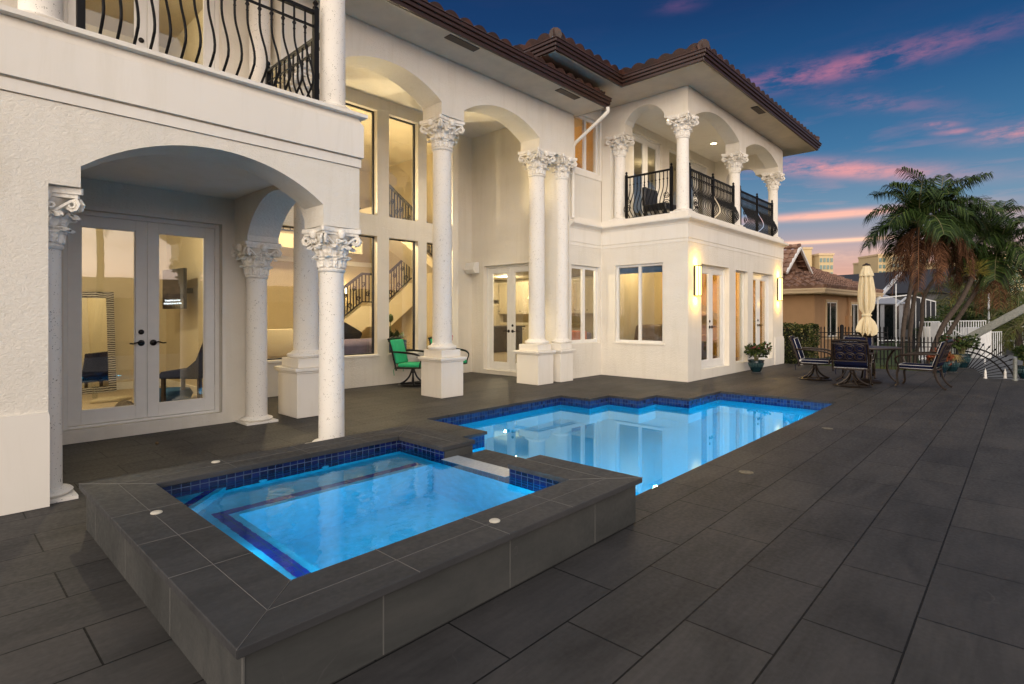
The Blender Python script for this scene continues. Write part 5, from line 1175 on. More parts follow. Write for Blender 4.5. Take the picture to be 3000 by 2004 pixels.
# palms
def frond(m, base, az, el, Ln, droop, rr, nl=30, lw=.020, ll=.42, rach=None, sag=1.0):
    p = Vector(base); d = Vector((cos(az) * cos(el), sin(az) * cos(el), sin(el))); pts = [p.copy()]; n = 14
    for i in range(n):
        d.z -= droop / n * (.6 + 1.2 * i / n); d.normalize(); p = p + d * (Ln / n); pts.append(p.copy())
    (rach if rach is not None else m).tube(pts, [.022 * (1 - .85 * i / n) + .003 for i in range(n + 1)], 4)
    side0 = Vector((-sin(az), cos(az), 0))
    for k in range(nl):
        u = .16 + .84 * k / nl; i = min(int(u * n), n - 1); q = pts[i].lerp(pts[i + 1], u * n - i); tg = (pts[i + 1] - pts[i]).normalized()
        up = side0.cross(tg).normalized()
        if up.z < 0: up = -up
        for s_ in (-1, 1):
            l_ = ll * (.6 + .9 * sin(pi * min(u * .9 + .08, 1))) * rr.uniform(.85, 1.12)
            dd = (side0 * s_ * 1.0 + tg * .75 + up * rr.uniform(-.05, .42)).normalized()
            a = q + dd * l_ * .5; tip = q + dd * l_ * .9 + Vector((0, 0, -l_ * rr.uniform(.35, .75)))
            w = tg.cross(dd).cross(dd).normalized() * lw * rr.uniform(.8, 1.2)
            m.add([q - w * .5, q + w * .5, a + w, a - w, tip], [(0, 1, 2, 3), (3, 2, 4)])
def palm(name, label, path, r0, r1, nf, Ln, seed, deadn=0, group='palm trees by the fence', fm='frond', bloom=None, low=-.5, cat='palm tree', az0=None, nl=62):
    rr = random.Random(seed); t = thing(name, label, cat, path[0], group)
    # smooth the trunk path
    pts = []; P_ = [Vector(p) for p in path]
    for i in range(len(P_) - 1):
        for k in range(8):
            u = k / 8; p0 = P_[max(i - 1, 0)]; p3 = P_[min(i + 2, len(P_) - 1)]
            a, b = P_[i], P_[i + 1]
            pts.append(.5 * ((2 * a) + (b - p0) * u + (2 * p0 - 5 * a + 4 * b - p3) * u * u + (3 * a - p0 - 3 * b + p3) * u ** 3))
    pts.append(P_[-1]); n = len(pts); pp, rd = [], []
    for i, p in enumerate(pts):
        r = r0 + (r1 - r0) * i / n
        nx = pts[min(i + 1, n - 1)]
        for k in range(3): pp.append(p.lerp(nx, k / 3)); rd.append(r * (1.06 if k == 0 else .97))
    build('trunk', MB().tube(pp[:-2], rd[:-2], 12), M['trunk'], t, smooth=70)
    top = P_[-1]; m_, ra = MB(), MB()
    for k in range(nf):
        az = 2.399 * k + rr.uniform(-.2, .2); q = (k + .5) / nf; el = radians(78) - q * (radians(78) - low)
        frond(m_, top + Vector((0, 0, .05 * (1 - q))), az, el, Ln * rr.uniform(.8, 1.15), 1.2 + .75 * q + rr.uniform(-.2, .25), rr, nl, .0155 * Ln / 2, .42 * Ln / 1.6, ra)
    build('crown', m_, M[fm], t); build('frond_stalks', ra, M['stem'], t)
    if deadn:
        dm = MB()
        for k in range(deadn):
            az = rr.uniform(0, 6.28); frond(dm, top + Vector((.12 * cos(az), .12 * sin(az), -.15)), az, radians(rr.uniform(-60, -15)), Ln * rr.uniform(.75, 1.2), 2.6, rr, 30, .011, .26)
        build('dead_fronds', dm, M['dead'], t)
    if bloom:
        bm_ = MB()
        for k in range(70):
            a = rr.uniform(0, 6.28); e_ = rr.uniform(-.4, 1.2); d = Vector((cos(a) * cos(e_), sin(a) * cos(e_), sin(e_))) * rr.uniform(.3, .5) * bloom
            b0 = P_[-1] + Vector((0, 0, -.05)); m2 = b0 + d * .6
            bm_.tube([b0, m2, b0 + d], [.009, .006, .004], 4)
            for j in range(5): bm_.tube([m2, b0 + d + Vector((rr.uniform(-.09, .09), rr.uniform(-.09, .09), rr.uniform(-.09, .05))) * bloom], [.005, .002], 3)
        build('flower_stalks', bm_, M['bloom'], t)
    return t
def pth(px_py, dep): return [(*at(px, dep), zat(py, dep)) for px, py in px_py]
D1 = 18.5
palm('palm_tree', 'tallest palm with hanging brown fronds, left trunk of the clump', [(*at(2642, D1), -.4)] + pth([(2648, 950), (2672, 820), (2692, 655)], D1), 0.07, .06, 17, 2.0, 11, 18, low=.16)
palm('palm_tree', 'palm with straight smooth trunk right beside the tallest palm', [(*at(2664, D1 + .5), -.4)] + pth([(2668, 960), (2690, 820), (2755, 640)], D1 + .5), 0.072, .06, 15, 1.9, 12, 15, low=.16)
palm('palm_tree', 'leaning palm with yellow flower stalks at the top of its bare trunk', [(*at(2715, D1 + .4), -.4)] + pth([(2760, 960), (2815, 880), (2860, 790)], D1 + .4), 0.085, .07, 0, 1.2, 13, 0, bloom=1.0)
palm('palm_tree', 'palm with a broad dark crown cut by the right edge of the picture', [(*at(2725, D1 + 1.2), -.4)] + pth([(2790, 960), (2860, 850), (2925, 735)], D1 + 1.2), 0.08, .06, 18, 2.15, 14, 8, low=.05)
palm('palm_tree', 'short leaning palm whose crown fills the gap behind the tall clump', [(*at(2680, D1 + 1.6), -.4)] + pth([(2700, 950), (2716, 850), (2835, 700)], D1 + 1.6), 0.065, .055, 10, 1.8, 15, 6, low=.1)
GB = 'palms beyond the docks'
for i, (px, py, dep, L_, fmn, lb) in enumerate(((2905, 935, 30, 2.4, 'palefrond', 'pale green palm behind the white dock fence, left of the flagpole'), (2965, 900, 33, 3.0, 'frond', 'dark palm behind the boat lift beam at the right edge'), (2800, 870, 36, 2.6, 'palefrond', 'pale palm between the leaning trunks and the red roof'), (2985, 960, 27, 2.0, 'palefrond', 'low yellowish palm at the far right above the beam'), (2860, 900, 40, 3.0, 'frond', 'dark palm far behind the leaning trunks'), (2940, 830, 44, 3.6, 'frond', 'tall distant palm under the broad dark crown'))):
    x, y = at(px, dep); zt = zat(py, dep); palm('palm_tree', lb, [(x, y, -.6), (x + .1, y, zt * .5), (x, y, zt)], .16, .12, 16, L_, 30 + i, 3, GB, fmn, nl=22)
rr = random.Random(44)
for i, (px, py, dep, R, lb) in enumerate(((2800, 965, 32, 1.5, 'dark green shrub mass behind the left white fence'), (2850, 955, 34, 1.7, 'dark green shrub mass behind the middle of the white dock fence'), (2905, 965, 35, 1.6, 'dark green shrub mass left of the flagpole'), (2960, 955, 36, 1.8, 'dark green shrub mass right of the flagpole'), (3010, 975, 31, 1.6, 'dark green shrub at the right edge under the beam'), (2745, 960, 30, 1.0, 'low shrub left of the leaning trunks'))):
    x, y = at(px, dep); t = thing('shrub', lb, 'shrub', (x, y, -.6), 'shrubs behind the docks'); m_ = MB(); sm = MB()
    for k in range(26):
        a = rr.uniform(0, 6.28); rad = R * rr.uniform(0, .95); z = zat(py, dep) * 0 - .3 + rr.uniform(.1, 1.25) * R * (1.25 - .5 * rad / R)
        leafclump(m_, (x + rad * cos(a), y + rad * sin(a), z), 60, R * .30, rr, (.10, .22)); sm.tube([(x, y, -.6), (x + rad * cos(a), y + rad * sin(a), z)], [.05, .02], 4)
    build('foliage', m_, M['shrub'], t); build('branches', sm, M['trunk'], t)

# ================================================================== BACKGROUND
# black picket fence
def picket_run(a, b, zb, zt, label, n, post_at=(), zb2=None, zt2=None):
    t = thing('iron_fence', label, 'fence', (a[0], a[1], zb), 'black iron fences at the end of the deck')
    a, b = Vector((*a, 0)), Vector((*b, 0)); src = None; h = zt - zb; ang = math.atan2(b.y - a.y, b.x - a.x)
    rl = MB()
    for z in (zt - .16, zt - .30, zb + .12): rl.tube([(a.x, a.y, z), (b.x, b.y, z)], .018, 4)
    build('rail', rl, M['iron'], t)
    for k in range(n + 1):
        p = a.lerp(b, k / n)
        if k in post_at:
            build('post', MB().box(-.04, -.04, 0, .04, .04, h + .04).lathe([(.05, h + .04), (.05, h + .06), (.0, h + .09)], 8), M['iron'], t, (p.x, p.y, zb), rz=ang); continue
        if src is None:
            q = MB().box(-.011, -.011, 0, .011, .011, h - .06); q.lathe([(.008, h - .07), (.028, h - .045), (.012, h - .03), (.022, h - .015), (.001, h + .03)], 6)
            src = build('picket', q, M['iron'], t, (p.x, p.y, zb), rz=ang)
        else: inst(src, t, (p.x, p.y, zb), ang)
    return t
picket_run(at(2335, 16.9), at(2600, 16.6), -.05, 1.02, 'black iron picket fence between the hedge and the palms', 26, (13,))
picket_run(at(2580, 17.6), at(2762, 17.4), -.35, .68, 'lower black picket fence in front of the palm trunks', 17, (17,))
picket_run(at(2768, 17.3), at(2806, 17.2), -.35, .66, 'short black fence panel with two posts beside the boat lift', 4, (0, 4))
# fan shaped guard
t = thing('fan_fence', 'black wrought iron fan shaped guard over the edge of the sea wall', 'fence', (*at(2818, 14.8), -.3))
dA = 14.8; arcs = MB(); O_ = Vector((*at(2814, dA), -.30)); E_ = (Vector((*at(2975, 13.4), 0)) - Vector((*at(2814, dA), 0))).normalized()
FW = (Vector((*at(2972, 13.4), 0)) - Vector((*at(2814, dA), 0))).length / 1.36
for R in (1.15, 1.36): arcs.tube([O_ + E_ * (R * FW * sin(a)) + Vector((0, 0, R * .64 * cos(a))) for a in [i * pi / 2 / 24 for i in range(25)]], .020, 5)
build('arch_bar', arcs, M['iron'], t)
for k in range(14):
    a = (k + .6) / 14.5 * pi / 2; q = MB(); d = E_ * (FW * sin(a)) + Vector((0, 0, .64 * cos(a))); p0, p1 = O_ + d * .35, O_ + d * 1.52
    q.tube([p0, p1], .010, 4); q.tube([p1, p1 + d * .035, p1 + d * .05, p1 + d * .13], [.010, .026, .020, .001], 5); build('spear', q, M['iron'], t)
x, y = at(2974, 11.75); t = thing('dock_post', 'short pale post at the right corner of the deck', 'post', (x, y, 0)); build('shaft', MB().lathe([(.036, 0), (.036, .46), (.040, .47), (.0, .50)], 12), M['steel'], t, (x, y, .001), smooth=40); build('collar', MB().lathe([(.05, 0), (.05, .02), (.037, .03)], 14), M['steel'], t, (x, y, .001))
for i, (px, lb) in enumerate(((2887, 'white pointed stake at the left foot of the fan guard'), (2945, 'white pointed stake under the middle of the fan guard'))):
    x, y = at(px, 12.15); t = thing('white_stake', lb, 'stake', (x, y, -.02), 'white stakes by the fan guard'); build('shaft', MB().lathe([(.026, 0), (.022, .13), (.002, .22)], 8), M['white'], t, (x, y, .0)); build('collar', MB().lathe([(.032, 0), (.032, .015)], 8), M['white'], t, (x, y, 0))
# boat lift: motor box and long galvanised boom
t = thing('boat_lift', 'galvanised steel boat lift boom rising to the right from its grey motor box', 'boat lift', (*at(2800, 19), -.5))
xa, ya = at(2765, 19.2); xb, yb = at(2822, 18.8)
q = MB(); a0, b0 = Vector((xa, ya, 0)), Vector((xb, yb, 0)); e = (b0 - a0).normalized(); n_ = Vector((-e.y, e.x, 0)) * .25
q.slab('Z', -.5, zat(982, 19), [(p.x, p.y) for p in (a0 - n_, b0 - n_, b0 + n_, a0 + n_)]); build('motor_box', q, M['steel'], t, bevel=.02)
A = Vector((*at(2812, 19), zat(1004, 19))); B = Vector((*at(3080, 17.2), zat(862, 17.2))); d = (B - A); Lb = d.length
rot = d.to_track_quat('X', 'Z').to_matrix().to_4x4(); TB_ = T1(A) @ rot
q = MB().box(0, -.08, -.115, Lb, .08, -.098, TB_); q.box(0, -.08, .098, Lb, .08, .115, TB_); q.box(0, -.065, -.097, Lb, -.05, .097, TB_); q.box(0, .05, -.097, Lb, .065, .097, TB_); build('boom', q, M['steel'], t)
q = MB().tube([A + d * .22 + Vector((0, 0, -.2)), Vector((*at(2828, 19.2), -.5))], .025, 6); q.box(-.02, -.16, -.6, .30, .16, .22, T1(A)); build('strut', q, M['steel'], t)
# white dock fences, lockers, flagpole
def white_rail(pa, da, pb, db, zb, zt, n, label):
    a, b = at(pa, da), at(pb, db); t = thing('white_railing', label, 'railing', (*a, zb), 'white railings on the docks'); q = MB()
    for z in (zt, zb + .08): q.tube([(*a, z), (*b, z)], .028, 4)
    build('rail', q, M['whitemetal'], t); src = None
    for k in range(n + 1):
        x, y = a[0] + (b[0] - a[0]) * k / n, a[1] + (b[1] - a[1]) * k / n
        if src is None: src = build('picket', MB().box(-.016, -.016, 0, .016, .016, zt - zb), M['whitemetal'], t, (x, y, zb))
        else: inst(src, t, (x, y, zb))
white_rail(2694, 23, 2752, 23.4, -.5, zat(943, 23), 7, 'white railing behind the leaning palm trunk')
white_rail(2762, 24, 2888, 25.5, -.5, zat(941, 24), 17, 'long white railing in front of the shrubs')
white_rail(2904, 26, 2934, 26.5, -.75, zat(973, 26), 5, 'low white gate with wide pickets beside the far dock')
white_rail(2922, 34, 2948, 34, -.55, zat(952, 34), 4, 'short white railing section at the far dock')
white_rail(2975, 30, 3010, 30, -.55, zat(956, 30), 5, 'white railing at the right edge of the picture')
for i, (pa, pb, dep, zt, lb) in enumerate(((2749, 2764, 23, 945, 'tall white panelled locker at the end of the short railing'), (2872, 2904, 24.5, 960, 'white panelled locker under the boat lift boom'))):
    a, b = Vector((*at(pa, dep), 0)), Vector((*at(pb, dep + .3), 0)); e = (b - a).normalized(); n_ = Vector((-e.y, e.x, 0)) * (.25 if i == 0 else .8); t = thing('dock_locker', lb, 'locker', (a.x, a.y, -.55)); z1 = zat(zt, dep)
    build('body', MB().slab('Z', -.54, z1, [(p.x, p.y) for p in (a, b, b + n_, a + n_)]), M['whitemetal'], t); q = MB(); nn = 6
    for k in range(nn + 1):
        p = a.lerp(b, k / nn); q.box(p.x - .012, p.y - .012, -.5, p.x + .012, p.y + .012, z1 - .02)
    build('rib', q, M['white'], t)
for i, (pa, za, pb, zb_, lb) in enumerate(((2775, 955, 2815, 980, 'white slanting handrail, the left one beside the boat lift'), (2850, 990, 2885, 1012, 'white slanting handrail under the boom'))):
    t = thing('stair_handrail', lb, 'handrail', (*at(pa, 22), -.5), 'white handrails')
    for o_ in (0, .25): build('bar', MB().tube([(*at(pa, 22), zat(za, 22) - o_), (*at(pb, 22), zat(zb_, 22) - o_)], .025, 5), M['whitemetal'], t)
    build('post', MB().tube([(*at(pb, 22), -.55), (*at(pb, 22), zat(zb_, 22))], .025, 5), M['whitemetal'], t)
x, y = at(2897, 29); t = thing('flagpole', 'thin white pole rising among the palms', 'pole', (x, y, -.5)); build('shaft', MB().lathe([(.05, -.5), (.04, zat(862, 29)), (.0, zat(860, 29))], 8), M['whitemetal'], t, (x, y, 0)); build('base', MB().lathe([(.12, -.54), (.1, -.4), (.05, -.38)], 10), M['whitemetal'], t, (x, y, 0))
x, y = at(2718, 27); t = thing('potted_shrub', 'white urn standing by the screen enclosure', 'urn', (x, y, -.3)); build('urn', MB().lathe([(.2, -.4), (.1, .1), (.28, .55), (.32, .8), (.28, .82)], 16), M['white'], t, (x, y, 0), smooth=50)
m_ = MB(); leafclump(m_, (x, y, 1.0), 160, .3, random.Random(3), (.06, .12)); build('foliage', m_, M['shrub'], t)
x, y = at(2940, 28)
t = thing('dock_bench', 'pale metal bench frame on the grey dock at the right edge', 'bench', (x, y, -.55)); q = MB()
e = Vector((rx, ry, 0))
def along(u, v): return (x + e.x * u + fx * v, y + e.y * u + fy * v)
for v in (0, .5):
    for u in (0, 1.0): build('leg', MB().tube([(*along(u, v), -.55), (*along(u, v), .05)], .03, 5), M['whitemetal'], t)
build('seat', MB().slab('Z', .04, .10, [along(-.1, -.05), along(1.2, -.05), along(1.2, .55), along(-.1, .55)]), M['steel'], t)

# tan neighbour bungalow
nb = thing('bungalow', 'tan bungalow with terracotta tile roof and small gable behind the hedge', 'house', (*at(2386, 25), -.4))
th = radians(5); ux = Vector((cos(th), -sin(th), 0)) if False else None
c0 = Vector((*at(2386, 25), 0)); vE = (Vector((*at(2600, 33.5), 0)) - c0).normalized(); vW = Vector((-vE.y, vE.x, 0))
def nbp(u, w, z): p = c0 + vE * u + vW * w; return (p.x, p.y, z)
TN = Matrix(((vE.x, vW.x, 0, c0.x), (vE.y, vW.y, 0, c0.y), (0, 0, 1, 0), (0, 0, 0, 1)))
ez = 2.36
Lw = 8.2
q = MB().box(0, 0, -.6, Lw, 9, ez, TN); build('wall', q, M['sand'], nb)
q = MB(); q.box(-.55, -.55, ez - .02, Lw + .5, 9.5, ez + .015, TN); build('soffit', q, M['trim'], nb)
q = MB(); q.box(-.62, -.62, ez + .02, Lw + .55, -.54, ez + .20, TN); q.box(-.62, -.54, ez + .02, -.54, 9.5, ez + .20, TN); q.box(-.66, -.66, ez + .14, Lw + .6, -.621, ez + .22, TN); q.box(-.66, -.62, ez + .14, -.621, 9.5, ez + .22, TN); build('fascia', q, M['trim'], nb)
def wind(u0, u1, z0, z1):
    w = MB(); t_ = .12
    w.box(u0 - t_, -.05, z0 - t_, u0, -.001, z1 + t_, TN); w.box(u1, -.05, z0 - t_, u1 + t_, -.001, z1 + t_, TN); w.box(u0, -.05, z1, u1, -.001, z1 + t_, TN); w.box(u0, -.05, z0 - t_, u1, -.001, z0, TN)
    o = build('window', w, M['trim'], nb); f = MB(); m2 = u0 + (u1 - u0) * .38
    for a, b in ((u0, u0 + .04), (m2 - .03, m2 + .03), (u1 - .04, u1)): f.box(a, -.03, z0, b, -.002, z1, TN)
    f.box(u0 + .04, -.03, z1 - .04, u1 - .04, -.002, z1, TN); f.box(u0 + .04, -.03, z0, u1 - .04, -.002, z0 + .06, TN); build('frame', f, M['white'], o)
    build('pane', MB().box(u0 + .03, -.018, z0 + .03, u1 - .03, -.003, z1 - .03, TN), M['darkglass'], o)
wind(1.55, 2.95, .35, 2.0); wind(5.3, 6.4, .05, 1.95)
build('meter_box', MB().box(4.4, -.16, .45, 4.95, -.001, 1.35, TN).box(4.6, -.10, 1.35, 4.66, -.04, 2.3, TN).box(4.6, -.10, -.5, 4.66, -.04, .45, TN), M['sand'], nb)
rm = MB(); sl2 = .42
e1, e2 = vE, -vE
tile_roof(rm, nbp(-.62, -.62, ez + .22), vE, vW + Vector((0, 0, sl2)), Lw + 1.1, lambda d_: (d_ * .9, Lw + 1.1), 4.6, .34, .42, .12, .08)
tile_roof(rm, nbp(-.62, 9.0, ez + .22), -vW, vE + Vector((0, 0, sl2)), 9.62, lambda d_: (0, 9.62 - d_ * .9), 4.6, .34, .42, .12, .08)
hipcaps(rm, nbp(-.60, -.60, ez + .27), nbp(3.2, 3.2, ez + .22 + 3.8 * sl2 + .05), .13, .40)
build('roof', rm, M['terracotta'], nb, smooth=50)
# small gable on the front slope
gq = MB(); gx = 1.2
gy = 3.0
for s_ in (-1, 1):
    pass
G0 = Vector(nbp(.9, 3.6, 0))
gw, gz0, gz1 = 1.75, 3.38, 4.72
def gp(w, z, dep_): p = Vector(nbp(2.0 + w, 1.3 + dep_, z)); return p
vs = [gp(-gw, gz0, 0), gp(0, gz1, 0), gp(gw, gz0, 0), gp(-gw, gz0, 3), gp(0, gz1, 3), gp(gw, gz0, 3)]
build('gable', MB().add([gp(-gw + .1, gz0, .5), gp(0, gz1 - .08, .5), gp(gw - .1, gz0, .5), gp(-gw + .1, gz0, .6), gp(0, gz1 - .08, .6), gp(gw - .1, gz0, .6)], [(0, 1, 2), (3, 5, 4), (0, 3, 4, 1), (1, 4, 5, 2), (2, 5, 3, 0)]), simple('brown_boards', (.14, .075, .045), .9, var=.25), nb)
gr = MB(); sd = (vs[1] - vs[0]); gl_ = sd.length
tile_roof(gr, vs[0], vW, sd.normalized(), 3.0, lambda d_: (0, 3.0), gl_, .33, .40, .07, .05)
sd = (vs[1] - vs[2]); tile_roof(gr, vs[2], vW, sd.normalized(), 3.0, lambda d_: (0, 3.0), gl_, .33, .40, .07, .05)
hipcaps(gr, vs[1] + Vector((0, 0, .08)), vs[4] + Vector((0, 0, .08)), .13, .4); build('gable_roof', gr, M['terracotta'], nb, smooth=50)
q = MB(); q.tube([vs[0], vs[1]], .07, 4); q.tube([vs[2], vs[1]], .07, 4); build('barge_board', q, M['white'], nb)

# charcoal roofed house with screened pool cage
cg = thing('dark_roofed_house', 'single storey house with long charcoal roof behind the umbrella', 'house', (*at(2600, 42), -.4))
q = MB(); pA, pB = Vector((*at(2440, 46), 0)), Vector((*at(2700, 40), 0)); e = (pB - pA).normalized(); n_ = Vector((-e.y, e.x, 0))
if n_.dot(Vector((fx, fy, 0))) < 0: n_ = -n_
ra_, rb_ = pA - e * 4, pB + e * .5
zr = 4.95; ze_ = 3.0
vsr = [ra_ + Vector((0, 0, ze_)), rb_ + Vector((0, 0, ze_)), rb_ + n_ * 4 + Vector((0, 0, zr)), ra_ + n_ * 4 + Vector((0, 0, zr)), ra_ + n_ * 8 + Vector((0, 0, ze_)), rb_ + n_ * 8 + Vector((0, 0, ze_))]
q.add(vsr, [(0, 1, 2, 3), (3, 2, 5, 4), (0, 3, 4), (1, 5, 2), (0, 4, 5, 1)]); build('roof', q, M['darkroof'], cg)
wa, wb = ra_ + n_ * .6, rb_ + n_ * .6 - e * .4
build('wall', MB().slab('Z', -.6, ze_ - .01, [(p.x, p.y) for p in (wa, wb, wb + n_ * 6.5, wa + n_ * 6.5)]), simple('grey_wall', (.12, .12, .125), .9), cg)
for k in range(3):
    p = wb - e * (2.2 + 2.2 * k) - n_ * .03; q = MB(); p2 = p + e * 1.2
    q.slab('Z', .3, 2.2, [(v.x, v.y) for v in (p, p2, p2 + n_ * .025, p + n_ * .025)]); build('window', q, M['darkglass'], cg)
pc = thing('pool_cage', 'screened pool enclosure with white metal frame and dark mesh', 'pool cage', (*at(2560, 30), -.5))
za, zb_, zg = zat(878, 30), zat(848, 36), -.5
P0, P1, P2, P3 = [Vector((*at(px, dp), 0)) for px, dp in ((2572, 30), (2668, 30.5), (2741, 31), (2741, 40))]
zt0, zt1, zt2 = zat(874, 30), zat(866, 30.5), zat(884, 31)
fr = MB()
def bar(a, za_, b, zb2, r=.05): fr.tube([(a.x, a.y, za_), (b.x, b.y, zb2)], r, 4)
bar(P0, zg, P0, zt0); bar(P0, zt0, P1, zt1 + .05, .04); bar(P0, 0.0, P1, .0, .03); bar(P1, zt1, P2, zt2, .04); 
for k in range(6): p = P1.lerp(P2, k / 5); bar(p, zg, p, zt1 + (zt2 - zt1) * k / 5, .025)
Pm = P0.lerp(P1, .55); bar(Pm, zg, Pm, zt0 + .8, .035)
Pr = Vector((*at(2640, 37), 0)); bar(P0, zt0, Pr, zat(800, 37), .11); bar(Pm, zt0 - .4, Vector((*at(2655, 35), 0)), zt0 + .2, .06)
build('metal_frame', fr, M['whitemetal'], pc)
sc_ = MB(); o_ = (P2 - P1).normalized().cross(Vector((0, 0, 1))) * .03
sc_.add([(*P1.xy, zg), (*P2.xy, zg), (*P2.xy, zt2), (*P1.xy, zt1), *[(p.x - o_.x, p.y - o_.y, z) for p, z in ((P1, zg), (P2, zg), (P2, zt2), (P1, zt1))]], [(0, 1, 2, 3), (7, 6, 5, 4), (0, 4, 5, 1), (2, 6, 7, 3)]); build('mesh_screen', sc_, M['screen'], pc)
q = MB(); a, b = Vector((*at(2545, 36), 0)), Vector((*at(2664, 36), 0)); dn = Vector((fx, fy, 0))
q.add([(*(a).xy, zat(890, 36)), (*(b).xy, zat(890, 36)), (*(b + dn * 5).xy, zat(835, 41)), (*(a + dn * 5).xy, zat(835, 41)), (*(b + dn * 5).xy, zat(890, 36)), (*(a + dn * 5).xy, zat(890, 36))], [(0, 1, 2, 3), (0, 5, 4, 1), (3, 2, 4, 5), (0, 3, 5), (1, 4, 2)]); build('porch_roof', q, M['greyroof'], pc)
q = MB().slab('Z', -.5, zat(892, 36), [(p.x, p.y) for p in (a + dn * 1.5, b + dn * 1.5, b + dn * 1.8, a + dn * 1.8)]); build('porch_wall', q, M['darkglass'], pc)
for px in (2585, 2640): p = Vector((*at(px, 36.2), 0)); build('porch_post', MB().box(p.x - .1, p.y - .1, -.5, p.x + .1, p.y + .1, zat(891, 36)), M['greyroof'], pc)
# white and red-roofed villas beyond
def villa(pa, pb, dep, ptop, label, wallm, roofm=None, pr=None):
    a, b = Vector((*at(pa, dep), 0)), Vector((*at(pb, dep), 0)); e = (b - a).normalized(); n_ = Vector((-e.y, e.x, 0)); n_ = n_ if n_.dot(Vector((fx, fy, 0))) > 0 else -n_
    t = thing('villa', label, 'house', (a.x, a.y, -.5)); z1 = zat(ptop, dep)
    build('wall', MB().slab('Z', -.6, z1, [(p.x, p.y) for p in (a, b, b + n_ * 6, a + n_ * 6)]), M[wallm], t); w_ = (b - a).length
    if roofm:
        z2 = zat(pr, dep); a2, b2 = a - e * .4 - n_ * .4, b + e * .4 - n_ * .4; q = MB()
        q.add([(*a2.xy, z1), (*b2.xy, z1), (*(b2 + n_ * 6.8).xy, z1), (*(a2 + n_ * 6.8).xy, z1), (*(a2 + e * 2 + n_ * 3.4).xy, z2), (*(b2 - e * 2 + n_ * 3.4).xy, z2)], [(0, 1, 5, 4), (1, 2, 5), (2, 3, 4, 5), (3, 0, 4), (0, 3, 2, 1)]); build('roof', q, M[roofm], t)
    for k in range(max(int(w_ / 2.2), 1)):
        p = a + e * (w_ * (k + .5) / max(int(w_ / 2.2), 1) - .45) - n_ * .04; p2 = p + e * .9
        for zz in ([.4] if z1 < 4 else [.4, 3.2]): build('window', MB().slab('Z', zz, zz + 1.4, [(v.x, v.y) for v in (p, p2, p2 + n_ * .035, p + n_ * .035)]), M['darkglass'], t)
villa(2742, 2790, 52, 905, 'white villa wall with flat parapet left of the leaning trunks', 'white')
villa(2735, 2800, 75, 822, 'cream villa with red tiled roof among the palms', 'trim', 'red', 800)
villa(2815, 2985, 62, 880, 'peach villa behind the shrubs and dock palms', 'trim', 'red', 850)
# distant towers
def hirise(blocks, label, dep, nwin):
    px0 = blocks[0][0]; t = thing('apartment_tower', label, 'tower', (*at(px0, dep), -.6), 'distant apartment towers')
    for (pa, pb, pt, dd, win) in blocks:
        d2 = dep + dd; a, b = Vector((*at(pa, d2), 0)), Vector((*at(pb, d2), 0)); e = (b - a).normalized(); n_ = Vector((-e.y, e.x, 0)); n_ = n_ if n_.dot(Vector((fx, fy, 0))) > 0 else -n_; z1 = zat(pt, d2)
        build('block', MB().slab('Z', -.6, z1, [(p.x, p.y) for p in (a, b, b + n_ * 16, a + n_ * 16)]), M['tower'], t)
        build('parapet', MB().slab('Z', z1, z1 + .9, [(p.x, p.y) for p in (a - e * .4 - n_ * .4, b + e * .4 - n_ * .4, b + e * .4 + n_ * 16, a - e * .4 + n_ * 16)]), M['trim'], t)
        if win:
            w_ = (b - a).length; nr = 7; src = None
            for r in range(nr):
                for k in range(win):
                    p = a + e * (w_ * (k + .5) / win); z = z1 - 3.2 - r * 3.3
                    ang = math.atan2(e.y, e.x)
                    if src is None: src = build('window', MB().box(-w_ / win * .33, -.25, 0, w_ / win * .33, -.02, 1.9), M['towerglass'], t, (p.x, p.y, z), rz=ang)
                    else: inst(src, t, (p.x, p.y, z), ang)
hirise([(2353, 2378, 730, 0, 0), (2378, 2412, 755, 3, 3), (2400, 2441, 748, -3, 4)], 'cream apartment tower with a tall lift shaft above the tiled roof', 260, 3)
hirise([(2556, 2575, 768, 6, 2), (2573, 2640, 749, 0, 6), (2612, 2650, 745, -4, 3)], 'cream apartment tower just left of the palm crowns', 280, 3)
hirise([(2690, 2720, 752, 0, 3), (2716, 2760, 775, -3, 4)], 'cream apartment tower seen through the hanging palm fronds', 270, 3)
hirise([(2793, 2835, 770, 0, 4), (2828, 2870, 790, 3, 4)], 'cream apartment block seen between the palm crowns', 250, 3)
hirise([(2925, 2965, 752, 0, 4), (2960, 3010, 770, 4, 4)], 'cream apartment block behind the right palm crown', 255, 3)

GR = 'palms across the water mirrored in the glass'
for i, (x, y, z, lb) in enumerate(((4.6, -10.5, 6.6, 'tall thin palm mirrored in the left pane of the near french doors'), (2.2, -12.0, 4.0, 'low palm mirrored at the left edge of the near french doors'), (9.5, -13, 5.0, 'palm mirrored in the tall arcade windows'))):
    palm('palm_tree', lb, [(x, y, -.6), (x + .15, y, z * .5), (x, y, z)], .13, .10, 20, 1.8, 60 + i, 4, GR, nl=26)
villa_b = thing('villa', 'long low house across the water, mirrored only faintly in the glass', 'house', (5, -34, -.6)); build('wall', MB().box(-30, -42, -.6, 45, -34, 2.6), M['sand'], villa_b)
build('roof', MB().add([(-31, -33.4, 2.6), (46, -33.4, 2.6), (46, -42.6, 2.6), (-31, -42.6, 2.6), (-27, -38, 4.4), (42, -38, 4.4)], [(0, 1, 5, 4), (1, 2, 5), (2, 3, 4, 5), (3, 0, 4), (0, 3, 2, 1)]), M['terracotta'], villa_b)
structure(build('canal', MB().slab('Z', -.62, -.56, rect(-300, 500, -33, -7.2)), M['canal']))

